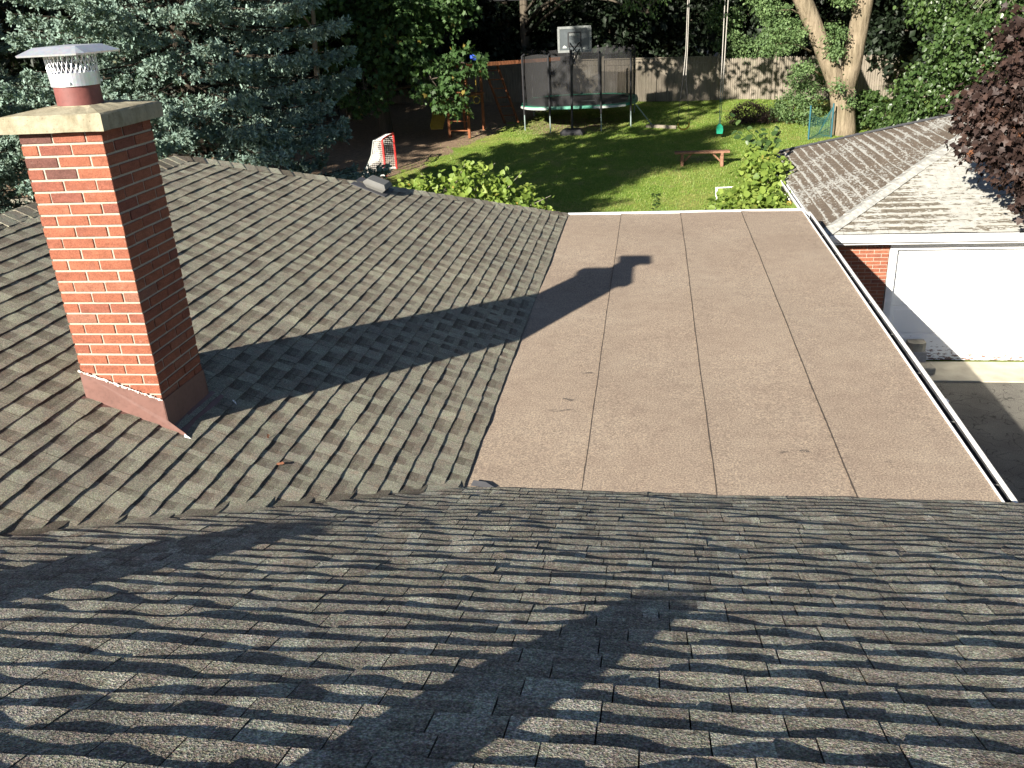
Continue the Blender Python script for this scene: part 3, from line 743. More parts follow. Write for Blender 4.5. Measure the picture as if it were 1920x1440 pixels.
b = MB()
for k in range(4):
    z0 = .02+.455*k; b.bbox((6.0, 13.735, z0+.226), (4.68, .05, .452), .006)
    for q in range(5):
        b.bbox((4.13+.935*q, 13.709, z0+.226), (.8, .012, .33), .005)
b.build('garage_door', M['door'], gar)
b = MB(); b.box(((GX0+GX1)/2, GY0+.06, GZ-.07), (GX1-GX0-.02, .024, .14)); b.box(((GX0+GX1)/2, (GY0+GY1)/2, GZ-.16), (GX1-GX0-.1, GY1-GY0-.1, .02)); b.box((GX0+.05, (GY0+GY1)/2, GZ-.07), (.024, GY1-GY0-.02, .14))
b.build('fascia', M['white_paint'], gar)
def gut_profile(b, a, e, nrm):
    a, e, nrm = Vector(a), Vector(e), Vector(nrm)
    pr = [(0, 0), (.0, -.11), (.07, -.115), (.105, -.05), (.115, 0), (.1, .004)]
    vs = [p+nrm*q+Vector((0, 0, z)) for p in (a, e) for q, z in pr]; k = len(pr)
    b.add(vs, [(i, i+1, k+i+1, k+i) for i in range(k-1)]+[tuple(range(k-1)), tuple(range(2*k-2, k-1, -1))])
b = MB(); gut_profile(b, (GX0-.02, GY0+.045, GZ-.005), (GX1, GY0+.045, GZ-.005), (0, -1, 0)); b.build('gutter', M['white_metal'], gar)
b = MB(); gut_profile(b, (GX0+.035, GY0, GZ-.005), (GX0+.035, GY1, GZ-.005), (-1, 0, 0)); b.build('gutter', M['white_metal'], gar)
SG = .38; cg = 1/math.hypot(1, SG); GR = (GY1-GY0)/2
def set_suv(o, suv):
    a = o.data.attributes.new('suv', 'FLOAT_VECTOR', 'POINT'); a.data.foreach_set('vector', np.array(suv, np.float32).ravel())
b = MB(); su = []
shingles(b, (0, GY0, GZ+.01), (1, 0, 0), (0, cg, SG*cg), (0, -SG*cg, cg), lambda v: GX0+v*cg, lambda v: GX1-v*cg, int(GR/cg/.155)+1, .155, .011, .003, .006, 31, wtab=(.28, .34), suv=su, cell=.06)
rf = b.build('roof', M['peel_front'], gar, label='front face of the roof, mostly white coating'); set_suv(rf, su)
b = MB(); su = []
shingles(b, (GX0, 0, GZ+.01), (0, 1, 0), (cg, 0, SG*cg), (-SG*cg, 0, cg), lambda v: GY0+v*cg, lambda v: GY1-v*cg, int(GR/cg/.155)+1, .155, .011, .003, .006, 37, wtab=(.28, .34), suv=su, cell=.06)
rf2 = b.build('roof', M['peel_left'], gar, label='side face of the roof, brown with moss and flaking'); set_suv(rf2, su)
b = MB(); pk2 = (GX0+GR, GY0+GR, GZ+GR*SG)
b.add([(GX0, GY0, GZ), (GX1, GY0, GZ), (GX1, GY1, GZ), (GX0, GY1, GZ), pk2], [(0,1,4),(1,2,4),(2,3,4),(3,0,4)]); b.build('roof_deck', M['under'], gar)
b = MB(); caps(b, (GX0, GY0, GZ+.025), (pk2[0], pk2[1], pk2[2]+.02), (0, -SG*cg, cg), (-SG*cg, 0, cg), .12, .22, 5)
hc = b.build('hip_cap', M['cap_old'], gar)
b = MB(); caps(b, (GX0, GY1, GZ+.025), (pk2[0], pk2[1], pk2[2]+.02), (-SG*cg, 0, cg), (0, SG*cg, cg), .1, .22, 6); b.build('hip_cap', M['vent_base'], gar)

# things beside the garage door
def hollow_block(b, x, y, z, rz=0, L=.39, W=.19, Hh=.19):
    Mr = Matrix.Rotation(rz, 3, 'Z'); c = Vector((x, y, z+Hh/2))
    for dy in (-W/2+.016, W/2-.016): b.bbox(c+Mr@Vector((0, dy, 0)), (L, .032, Hh), .004, M=Mr)
    for dx in (-L/2+.016, 0, L/2-.016): b.bbox(c+Mr@Vector((dx, 0, 0)), (.032, W-.066, Hh), .004, M=Mr)
b = MB(); hollow_block(b, 4.02, 13.56, .05, .02, .42, .22, .2); tag(b.build('concrete_block', M['block']), 'hollow grey concrete block with a curved stone on top, by the garage door', 'block', 'blocks by the garage door')
b = MB(); hollow_block(b, 3.57, 13.54, .05, -.03, .42, .22, .2); tag(b.build('concrete_block', M['block']), 'hollow concrete block half hidden behind the white gutter, nothing on it', 'block', 'blocks by the garage door')
b = MB(); pts = [(-.11, .09), (-.11, -.05), (-.06, -.09), (0, -.102), (.06, -.09), (.11, -.05), (.11, .09)]
b.add([(4.09+x*1.15, 13.56+y*1.05, z) for z in (.253, .39) for x, y in pts], [tuple(range(6, -1, -1)), tuple(range(7, 14))]+[(k, (k+1) % 7, 7+(k+1) % 7, 7+k) for k in range(7)])
tag(b.build('edging_stone', M['slab']), 'tan curved edging stone lying on a concrete block', 'stone')
b = MB(); b.bbox((4.04, 13.2, .085), (.46, .26, .1), .012, rz=.06); tag(b.build('paving_slab', M['slab']), 'flat weathered stone slab on the apron in front of the concrete block', 'slab')
b = MB()
for k in range(3): b.bbox((3.72+.02*k, 11.9-.01*k, .05+.07*k), (.5, .5, .07), .03, rz=.2+.1*k)
tag(b.build('paper_sack', M['paper']), 'stack of white paper sacks showing past the gutter on the driveway', 'sack')
b = MB(); b.bbox((3.88, 11.5, .1), (.2, .5, .2), .01, rz=.12); tag(b.build('cardboard_box', M['cardboard']), 'brown cardboard box on the driveway beside the white sacks', 'box')
b = MB(); b.tube([(3.35, 11.1, .09), (3.98, 11.2, .09)], .08, 16); tag(b.build('black_pipe', M['black_steel']), 'short black pipe lying on the shaded driveway', 'pipe')
b = MB(); b.add([(3.85, 10.5, .02), (4.1, 10.45, .03), (4.12, 10.85, .02), (3.9, 10.95, .04), (3.99, 10.7, .05)], [(0,1,4),(1,2,4),(2,3,4),(3,0,4)]); tag(b.build('paper_sheet', M['paper']), 'crumpled white paper sheet on the shaded driveway', 'paper')

# ------------------------------------------------------------------ yard objects
def gz(y): return float(ground_z(y))
# hockey goal
X0, Y0, Y1 = -8.75, 28.95, 30.33; zg = gz(29.6); HH = 1.2
goal = empty('hockey_goal', (X0, 29.6, zg), 'street hockey goal with red posts and white netting on bare soil', 'goal')
for y in (Y0, Y1):
    b = MB(); b.tube([(X0, y, zg), (X0, y, zg+HH)], .035, 10); b.build('post', M['red_paint'], goal)
b = MB(); b.tube([(X0, Y0, zg+HH), (X0-.02, (Y0+Y1)/2, zg+HH+.01), (X0, Y1, zg+HH)], .033, 10); b.build('crossbar', M['red_paint'], goal)
b = MB(); b.tube([(X0, Y0, zg+.04), (X0-.78, Y0+.02, zg+.04), (X0-.8, Y1-.02, zg+.04), (X0, Y1, zg+.04)], .035, 8)
for y in (Y0, Y1): b.tube([(X0, y, zg+HH), (X0-.3, y, zg+HH-.03), (X0-.42, y, zg+.7), (X0-.78, y, zg+.04)], .022, 8)
b.tube([(X0-.3, Y0, zg+HH-.03), (X0-.3, Y1, zg+HH-.03)], .022, 8)
b.build('base_frame', M['pad_white'], goal)
b = MB(); r = random.Random(1); back = [(0, HH), (-.3, HH-.03), (-.42, .7), (-.78, .04)]
def along(t):
    t *= 3; k = min(2, int(t)); s = t-k; return (back[k][0]+(back[k+1][0]-back[k][0])*s, back[k][1]+(back[k+1][1]-back[k][1])*s)
nn = 22
for i in range(nn+1):
    y = Y0+(Y1-Y0)*i/nn; b.tube([(X0+along(t/12)[0], y, zg+along(t/12)[1]) for t in range(13)], .0036, 3, False)
for j in range(30):
    x, z = along(j/29); b.tube([(X0+x, Y0, zg+z), (X0+x+.03, (Y0+Y1)/2, zg+z), (X0+x, Y1, zg+z)], .0036, 3, False)
for y in (Y0, Y1):
    for j in range(19):
        z = HH*(j+.5)/19; t = [q for q in [k/60 for k in range(61)] if along(q)[1] <= z][:1] or [1]; b.tube([(X0, y, zg+z), (X0+along(t[0])[0], y, zg+z)], .0036, 3, False)
    for j in range(1, 12):
        x = -.78*j/12; t = min((k/60 for k in range(61)), key=lambda q: abs(along(q)[0]-x)); b.tube([(X0+x, y, zg+.04), (X0+x, y, zg+along(t)[1])], .0036, 3, False)
b.build('netting', M['net_white'], goal)
# trampoline
tx, ty = -2.92, 38.1; tz = .72; A, B = 2.28, 2.3; FZ = tz+.92
tramp = empty('trampoline', (tx, ty, tz), 'trampoline with a dark safety net and green padded rim by the fence', 'trampoline')
def sup(a, A, B, p=3.2):
    c, s = math.cos(a), math.sin(a); rr = (abs(c)**p+abs(s)**p)**(-1/p); return A*rr*c, B*rr*s
NS = 64
b = MB(); b.tube([(tx+sup(6.2832*k/NS, A, B)[0], ty+sup(6.2832*k/NS, A, B)[1], FZ-.03) for k in range(NS+1)], .035, 8, False); b.build('frame', M['grey_steel'], tramp)
def ringstrip(b, s0, s1, z0, z1, a0=0, a1=6.2832, mi=0):
    n = NS; P = []
    for k in range(n+1):
        a = a0+(a1-a0)*k/n; x, y = sup(a, A, B); P += [(tx+x*s0, ty+y*s0, z0), (tx+x*s1, ty+y*s1, z1)]
    b.add(P, [(2*k, 2*k+1, 2*k+3, 2*k+2) for k in range(n)], mi=mi)
b = MB(); ringstrip(b, .87, 1.03, FZ+.02, FZ+.03); ringstrip(b, 1.03, 1.04, FZ+.03, FZ-.07); b.build('pad', M['pad_green'], tramp)
b = MB(); ringstrip(b, 1.043, 1.047, FZ+.0, FZ-.085, 3.5, 4.25); b.build('edge_band', M['pad_white'], tramp); b = MB(); ringstrip(b, 1.043, 1.047, FZ+.0, FZ-.085, 5.0, 5.5); b.build('edge_band', M['pad_white'], tramp)
b = MB(); b.add([(tx+sup(6.2832*k/NS, A, B)[0]*.9, ty+sup(6.2832*k/NS, A, B)[1]*.9, FZ-.01) for k in range(NS)], [tuple(range(NS))]); mat_ = b.build('jump_mat', M['mat_black'], tramp)
b = MB(); b.add([(tx+.35+.3*math.cos(k*.5236), ty-.3+.16*math.sin(k*.5236), FZ-.004) for k in range(12)], [tuple(range(12))]); b.build('printed_oval', M['pad_white'], mat_)
posts = []
for a in (-2.47, -1.98, -1.17, -.66, .6, 1.3, 1.85, 2.5):
    x, y = sup(a, A, B); posts.append((tx+x*1.04, ty+y*1.04))
PT = FZ+1.95
for x, y in posts:
    b = MB(); b.tube([(x, y, gz(y)), (x, y, FZ-.05)], .026, 8); b.build('leg', M['grey_steel'], tramp)
    b = MB(); b.tube([(x*1, y, FZ-.3), (x, y, PT-.05), (tx+(x-tx)*.96, ty+(y-ty)*.96, PT)], .042, 8); b.build('net_post', M['black_steel'], tramp)
b = MB()
P = []; n = 72
for k in range(n+1):
    a = 6.2832*k/n; x, y = sup(a, A, B)
    sag = .05*math.sin(a*8); P += [(tx+x*.98, ty+y*.98, FZ+.02), (tx+x*1.0, ty+y*1.0, FZ+1.0), (tx+x*.99, ty+y*.99, PT-.04+sag)]
b.add(P, [(3*k+j, 3*k+3+j, 3*k+4+j, 3*k+1+j) for k in range(n) for j in range(2)])
b.build('safety_net', M['tramp_net'], tramp, smooth=True)
b = MB()
for d in (0, .3): b.tube([(tx+2.28+d*.15, ty-1.6-d, FZ-.05), (.0+d*.15, 36.75-d, gz(36.5)+.02)], .02, 6)
for k in range(1, 4):
    s = k/4; b.tube([(tx+2.28+(-tx-2.28)*s, ty-1.6+(36.75-ty+1.6)*s, FZ-.05+(gz(36.5)-FZ+.05)*s), (tx+2.33+(-tx-2.28)*s, ty-1.9+(36.75-ty+1.6)*s, FZ-.05+(gz(36.5)-FZ+.05)*s)], .018, 6)
b.build('ladder', M['grey_steel'], tramp)
b = MB(); b.bar((-.2, 36.2, gz(36.2)+.06), (.95, 35.75, gz(35.7)+.06), .1, .12); tag(b.build('landscape_timber', M['fence']), 'grey landscape timber lying on the shaded lawn right of the trampoline', 'timber')
# basketball hoop, seen from behind
hx_, hy_ = -3.02, 35.15; hz_ = gz(hy_)
hoop = empty('basketball_hoop', (hx_, hy_, hz_), 'portable basketball hoop standing in front of the trampoline', 'hoop')
b = MB(); b.tube([(hx_, hy_, hz_+.1), (hx_+.02, hy_, hz_+1.6), (hx_+.04, hy_, hz_+3.1)], [.05, .047, .042], 10); b.build('pole', M['black_steel'], hoop)
b = MB()
rb = [(-.42, -.3), (.42, -.3), (.5, .1), (.3, .55), (-.3, .55), (-.5, .1)]
b.add([(hx_+x*s, hy_+y*s+.05, hz_+z) for s, z in ((1, 0), (1, .1), (.75, .22)) for x, y in rb], [(i*6+k, i*6+(k+1) % 6, i*6+6+(k+1) % 6, i*6+6+k) for i in range(2) for k in range(6)]+[tuple(range(12, 18))])
b.build('base', M['black_steel'], hoop)
bzc = hz_+3.42; by = hy_+.85; bxc = hx_+.1
b = MB()
for dx in (-.06, .06):
    b.bar((hx_+.04+dx, hy_, hz_+3.05), (bxc+dx*3, by-.03, bzc-.12), .03, .05); b.bar((hx_+.03+dx, hy_, hz_+2.6), (bxc+dx*3, by-.03, bzc-.36), .03, .05)
b.bar((hx_+.03, hy_, hz_+2.2), (hx_+.09, hy_+.4, hz_+2.95), .05, .05); b.bbox((hx_+.1, hy_+.12, hz_+2.62), (.2, .08, .1))
b.build('bracket', M['black_steel'], hoop)
b = MB(); b.bbox((bxc, by, bzc), (1.16, .03, .8)); bo = b.build('backboard', M['clearboard'], hoop)
b = MB()
for z in (-.42, .42): b.bbox((bxc, by-.005, bzc+z), (1.27, .05, .09))
for x in (-.6, .6): b.bbox((bxc+x, by-.005, bzc), (.09, .049, .8))
b.build('frame', M['board_white'], bo)
b = MB()
for x in (-.24, .24): b.bbox((bxc+x, by-.019, bzc-.02), (.045, .02, .5))
for z in (-.25, .24): b.bbox((bxc, by-.02, bzc+z), (.5, .022, .045))
b.build('target_square', M['black_steel'], bo)
b = MB(); b.bbox((bxc, by-.02, bzc+.18), (.4, .006, .1)); b.build('printed_panel', M['board_white'], bo)
b = MB(); b.add([(bxc-.46, by-.017, bzc-.3), (bxc-.3, by-.017, bzc-.3), (bxc-.32, by-.017, bzc-.24), (bxc-.39, by-.017, bzc-.2), (bxc-.44, by-.017, bzc-.24)], [(0,1,2,3,4)]); b.build('printed_emblem', M['pad_white'], bo); b = MB(); b.add([(bxc+.3, by-.017, bzc-.36), (bxc+.42, by-.017, bzc-.36), (bxc+.4, by-.017, bzc-.3), (bxc+.33, by-.017, bzc-.3)], [(0,1,2,3)]); b.build('printed_emblem', M['pad_white'], bo)
b = MB(); rc = Vector((bxc, by+.35, bzc-.3)); b.tube([rc+Vector((.23*math.cos(k*.3142), .23*math.sin(k*.3142), 0)) for k in range(21)], .012, 6, False); b.build('rim', M['red_paint'], hoop)
b = MB()
for k in range(14):
    for sg in (-1, 1):
        b.tube([rc+Vector(((.23-.09*s)*math.cos(6.2832*(k+sg*s*1.5)/14), (.23-.09*s)*math.sin(6.2832*(k+sg*s*1.5)/14), -.42*s)) for s in (0, .25, .5, .75, 1)], .009, 4, False)
b.build('hoop_net', M['net_white'], hoop)
# climbing frame with slide, mostly in the shade
pz = gz(35.3)
play = empty('play_set', (-7.3, 36, pz), 'orange wooden climbing frame with a yellow slide under maple branches', 'play set')
px = [(-7.92, 35.5), (-7.08, 35.25), (-7.6, 37.0), (-6.76, 36.75)]
for x, y in px:
    b = MB(); b.bar((x, y, pz), (x, y, pz+2.7), .1, .1, up=(0, 1, 0)); b.build('post', M['orangewood'], play)
for k in range(6):
    b = MB(); z = pz+.28+.36*k; b.tube([(px[0][0], px[0][1], z), (px[1][0], px[1][1], z)], .024, 8); b.build('rung', M['orangewood'], play)
b = MB(); b.box((-7.34, 36.12, pz+1.55), (.95, 1.6, .06), rz=-.29); b.build('platform', M['orangewood'], play)
b = MB()
for i in (0, 1): b.bar((px[i][0], px[i][1], pz+2.6), (px[i+2][0], px[i+2][1], pz+2.6), .05, .1)
b.bar((px[0][0]-.1, px[0][1], pz+2.66), (-3.9, 40, pz+2.5), .1, .14); b.bar((px[0][0], px[0][1]-.06, pz+2.4), (px[1][0], px[1][1]-.06, pz+2.4), .05, .12); b.build('beam', M['orangewood'], play)
b = MB(); P = []
for k in range(13):
    s = k/12; y = 36.9-.6*s; x = -8.1-.45*s; z = pz+1.6-1.35*s**1.0+.12*max(0, s-.75); 
    y = 37.6-2.0*s
    for q, (dx, dz) in enumerate(((-.28, .16), (-.24, 0), (.24, 0), (.28, .16))): P.append((-8.45+dx, y, z+dz+.05))
b.add(P, [(4*k+q, 4*k+q+1, 4*k+q+5, 4*k+q+4) for k in range(12) for q in range(3)]); so = b.build('slide', M['slide'], play)
md = so.modifiers.new('s', 'SOLIDIFY'); md.thickness = .03
b = MB()
l0, l1 = Vector((-6.05, 37.9, gz(38))), Vector((-7.0, 38.6, pz+2.6))
for d in (0, .55): b.bar(l0+Vector((d, .25*d, 0)), l1+Vector((d, .25*d, 0)), .05, .1)
for k in range(1, 7): p = l0+(l1-l0)*k/7; b.tube([p, p+Vector((.55, .14, 0))], .022, 6)
b.build('side_ladder', M['orangewood'], play)
b = MB(); c = Vector((-6.72, 35.3, pz+1.42))
b.tube([c+Vector((.13*math.cos(k*.4488), .02, .13*math.sin(k*.4488))) for k in range(15)], .014, 6, False); b.tube([c+Vector((0, .02, .13)), c+Vector((.02, .05, 1.2))], .008, 5); b.build('ring', M['slide'], play)
b = MB(); b.bbox((-7.0, 36.9, pz+2.9), (.3, .3, .22), .05); b.build('blue_finial', M['blue'], play)
# bench
zb = gz(29.3)
bench = empty('bench', (1.6, 29.35, zb), 'reddish wooden plank bench on the sunny lawn', 'bench')
b = MB()
for k in range(2): b.bbox((1.6, 29.25+.155*k, zb+.45), (1.72, .145, .06), .008)
b.build('seat', M['redwood'], bench)
for x in (.98, 2.22):
    b = MB(); b.bar((x, 29.2, zb), (x, 29.2, zb+.42), .09, .07, up=(0, 1, 0)); b.bar((x, 29.45, zb), (x, 29.45, zb+.42), .09, .07, up=(0, 1, 0)); b.bbox((x, 29.325, zb+.385), (.07, .34, .07), .005)
    sx = 1 if x < 1.5 else -1; b.bar((x+.03*sx, 29.325, zb+.14), (x+.3*sx, 29.325, zb+.41), .06, .05); b.build('leg', M['redwood'], bench)
# swings hung on long ropes from a limb above the picture
def swing(x, y, kind):
    z0 = gz(y)
    if kind == 'green':
        o = empty('swing', (x, y, z0+.45), 'green plastic swing seat seen edge on, hanging over the lawn on twin pale ropes', 'swing', 'swings hung from the tree limb')
        b = MB(); P = [(-.1, 0), (.1, 0), (.12, .12), (.1, .26), (.03, .33), (-.03, .33), (-.1, .26), (-.12, .12)]
        b.add([(x+px_, y+d, z0+.2+pz_) for d in (-.11, .11) for px_, pz_ in P], [tuple(range(8)), tuple(range(15, 7, -1))]+[(k, 8+k, 8+(k+1) % 8, (k+1) % 8) for k in range(8)]); b.build('seat', M['swing_green'], o)
        for d in (-.035, .035):
            b = MB(); b.tube([(x+d*.6, y+d, z0+.5), (x+d+.02, y, z0+1.6)], .011, 6); b.build('chain', M['teal'], o)
            b = MB(); b.tube([(x+d+.02, y, z0+1.6), (x+d*1.5+.07, y+.1, 5), (x+d*2.6+.13, y+.2, 9)], .016, 6); b.build('rope', M['rope'], o)
    else:
        o = empty('swing', (x, y, z0+.45), 'yellow strap swing seat hanging in a curve over the shaded lawn', 'swing', 'swings hung from the tree limb')
        b = MB(); P = []
        for k in range(13):
            a = math.pi*(k/12); px_, pz_ = -.22*math.cos(a), -.24*math.sin(a)**.8
            P += [(x+px_, y-.07, z0+.55+pz_), (x+px_, y+.07, z0+.55+pz_)]
        b.add(P, [(2*k, 2*k+1, 2*k+3, 2*k+2) for k in range(12)]); q = b.build('seat', M['swing_yellow'], o); md = q.modifiers.new('s', 'SOLIDIFY'); md.thickness = .045
        for d in (-.22, .22):
            b = MB(); b.tube([(x+d, y, z0+.55), (x+d*.2, y, z0+2.2)], .009, 5); b.build('chain', M['black_steel'], o)
            b = MB(); b.tube([(x+d*.2, y, z0+2.2), (x+d*.12+.05, y+.05, 3.6), (x+d*.1+.12, y+.1, 9)], .014, 6); b.build('rope', M['rope'], o)
swing(2.42, 33.55, 'green'); swing(1.15, 33.8, 'yellow')
# small sports net beside the forked tree
sz = gz(33)
sn = empty('sports_net', (5.8, 33, sz), 'small teal sports net stretched on poles beside the forked tree', 'net')
b = MB()
for p in ((5.42, 32.9), (6.25, 33.3)): b.tube([(p[0], p[1], sz-.1), (p[0]-.0, p[1], sz+1.15)], .03, 8)
b.tube([(5.42, 32.9, sz+.02), (5.9, 33.9, sz+.02), (6.25, 33.3, sz+.02)], .025, 6); b.tube([(6.25, 33.3, sz+1.05), (5.9, 33.9, sz+.02)], .02, 6); b.build('pole', M['teal'], sn)
b = MB(); P = []
for k in range(9):
    s = k/8; x, y = 5.42+.83*s, 32.9+.4*s; P += [(x, y, sz+.02), (x, y+.15*math.sin(math.pi*s), sz+1.12-.42*math.sin(math.pi*s)**.7)]
b.add(P, [(2*k, 2*k+2, 2*k+3, 2*k+1) for k in range(8)]); b.build('netting', M['teal_net'], sn)
# white pipe frame beside the vines
b = MB(); b.tube([(1.36, 19, 0), (1.36, 19, 1.74), (2.4, 19.1, 1.74), (2.4, 19.1, 0)], .028, 8); tag(b.build('pipe_frame', M['white_paint']), 'white pipe frame standing beside the vines behind the flat roof', 'frame')
b = MB()
for k in range(7): b.bar((2.62, 16.4+.28*k, .3), (2.62, 16.4+.28*k, 2.05), .03, .02, up=(0, 1, 0))
for z in (.6, 1.1, 1.6, 2.0): b.bar((2.6, 16.3, z), (2.6, 18.2, z), .02, .03)
tag(b.build('trellis', M['white_paint']), 'white slatted trellis in the vines against the garage side', 'trellis')
# fences
FD = Vector((5.91-(-8.09), 41.47-44.06, 0)).normalized(); F0 = Vector((-8.09, 44.06, 0))
def fence(name, s0, s1, label, picket):
    p0 = F0+FD*s0; f = empty(name, (p0.x, p0.y, gz(p0.y)), label, 'fence'); nrm = Vector((FD.y, -FD.x, 0)); L = 2.4; s = s0; r = random.Random(int(s0*7)+90); az = math.atan2(FD.y, FD.x)
    while s < s1-.1:
        e = min(s+L, s1); b = MB(); x = s; hz = 1.83 if not picket else 1.78
        while x < e-.02:
            wd = .138 if not picket else .092; c = F0+FD*(x+wd/2)+nrm*r.uniform(-.004, .004); z = gz(c.y)-.02; h = hz+r.uniform(-.015, .015)*(2 if picket else .3)
            if picket:
                b.box(c+Vector((0, 0, z+(h-.06)/2)), (wd-.012, .02, h-.06), rz=az, tint=r.random())
                q = [(-wd/2+.006, h-.0605), (wd/2-.006, h-.0605), (wd/4, h), (-wd/4, h)]
                P = [c+FD*a+nrm*d+Vector((0, 0, z+zz)) for d in (-.01, .01) for a, zz in q]; b.add(P, [(0,1,2,3),(7,6,5,4),(0,4,5,1),(1,5,6,2),(2,6,7,3),(3,7,4,0)], r.random())
            else: b.box(c+Vector((0, 0, z+h/2)), (wd-.006, .02, h), rz=az, tint=r.random())
            x += wd
        b.build('panel', M['fence'], f)
        c = F0+FD*s; b = MB(); b.bbox(c+nrm*.05+Vector((0, 0, gz(c.y)+.95)), (.1, .07, 1.9), .008, rz=az); b.bbox(c+nrm*.05+Vector((0, 0, gz(c.y)+1.93)), (.12, .1, .06), .02, rz=az); b.build('post', M['fence'], f)
        if not picket:
            a_, b_ = F0+FD*s, F0+FD*e; b = MB(); b.bar(a_+nrm*.02+Vector((0, 0, gz(a_.y)+1.84)), b_+nrm*.02+Vector((0, 0, gz(b_.y)+1.84)), .1, .05); b.build('cap_rail', M['fence'], f); b = MB(); b.bar(a_+nrm*.03+Vector((0, 0, gz(a_.y)+1.6)), b_+nrm*.03+Vector((0, 0, gz(b_.y)+1.6)), .03, .06); b.build('rail', M['fence'], f)
        s = e
fence('board_fence', -6, 11.15, 'grey board fence with a flat cap rail behind the trampoline', False)
fence('picket_fence', 11.15, 23, 'grey dog-eared picket fence right of the capped fence, by the forked tree', True)

# ------------------------------------------------------------------ vegetation
T_DIAMOND = (np.array([(0, 0, 0), (.34, .45, .1), (0, 1, -.05), (-.34, .45, .1)]), np.array([(0, 1, 2), (0, 2, 3)]))
T_NEEDLE = (np.array([(-.5, 0, 0), (.5, 0, 0), (.35, 1, 0), (-.35, 1, 0)]), np.array([(0, 1, 2), (0, 2, 3)]))
_mp = [(0, 0, 0), (.2, .08, .02), (.5, .02, .04), (.34, .3, .05), (.62, .55, 0), (.3, .58, .05), (.0, 1.05, -.08), (-.3, .58, .05), (-.62, .55, 0), (-.34, .3, .05), (-.5, .02, .04), (-.2, .08, .02), (0, .4, .08)]
T_MAPLE = (np.array(_mp), np.array([(12, k, k+1) for k in range(11)]+[(12, 11, 0)]))
_rd = [(0, 0, 0), (.3, .12, .06), (.45, .42, .08), (.28, .78, .03), (0, 1, -.06), (-.28, .78, .03), (-.45, .42, .08), (-.3, .12, .06), (0, .45, -.02)]
T_ROUND = (np.array(_rd), np.array([(8, k, k+1) for k in range(7)]+[(8, 7, 0)]))
def norm(a): return a/np.maximum(1e-9, np.linalg.norm(a, axis=1)[:, None])
def leaf_mesh(name, pos, axis, nrm, size, tmpl, mat, parent, tint, wid=None, label=None):
    a = norm(axis); n = norm(nrm-a*np.sum(nrm*a, 1)[:, None]); s = np.cross(a, n)
    tv, tf = tmpl; k = len(tv); N = len(pos); wid = size if wid is None else wid
    v = pos[:, None] + s[:, None]*(tv[None, :, 0:1]*wid[:, None, None]) + a[:, None]*(tv[None, :, 1:2]*size[:, None, None]) + n[:, None]*(tv[None, :, 2:3]*size[:, None, None])
    f = tf[None]+(np.arange(N)*k)[:, None, None]
    return mesh_obj(name, v.reshape(-1, 3), f.reshape(-1, 3), [mat], parent, tint=np.repeat(np.clip(tint, 0, 1), len(tf)), label=label)
def lobe_leaves(rng, lobes, twigs, per, size, droop=.4, spread=.28, shell=(.55, 1.05), up=.6):
    """leaf positions on twigs spread through ellipsoid lobes (cx,cy,cz,rx,ry,rz)"""
    L = np.array(lobes, float); wgt = (L[:, 3]*L[:, 5])**1.; wgt /= wgt.sum()
    li = rng.choice(len(L), twigs, p=wgt); d = norm(rng.standard_normal((twigs, 3)))
    rr = rng.uniform(shell[0], shell[1], twigs)**.7
    c = L[li, :3]+d*L[li, 3:]*rr[:, None]
    out = norm(d*np.array([1, 1, .5])+np.array([0, 0, -droop*.5])+rng.normal(0, .25, (twigs, 3)))
    ti = rng.uniform(0, 1, twigs)
    p = np.repeat(c, per, 0); o = np.repeat(out, per, 0); N = len(p)
    t = rng.uniform(-1, .6, N); lat = rng.normal(0, .45, (N, 3))
    p = p+o*(t*spread)[:, None]+lat*spread*np.array([1, 1, .55])
    ax = norm(o*.6+rng.normal(0, .6, (N, 3))+np.array([0, 0, -droop]))
    nr = norm(rng.normal(0, .55, (N, 3))+np.array([0, 0, up])+o*.35)
    sz = size*rng.uniform(.45, 1.4, N)
    tint = np.clip(np.repeat(ti, per)*.6+rng.uniform(0, .4, N), 0, .97); tint[rng.random(N) < .012] = 1
    return p, ax, nr, sz, tint, c
def limb_path(a, c, r, sag=.1, n=5):
    a, c = Vector(a), Vector(c); L = (c-a).length
    return [a.lerp(c, k/n)+Vector((r.uniform(-1, 1)*.06*L, r.uniform(-1, 1)*.06*L, math.sin(math.pi*k/n)*sag*L))*(1 if 0 < k < n else 0) for k in range(n+1)]
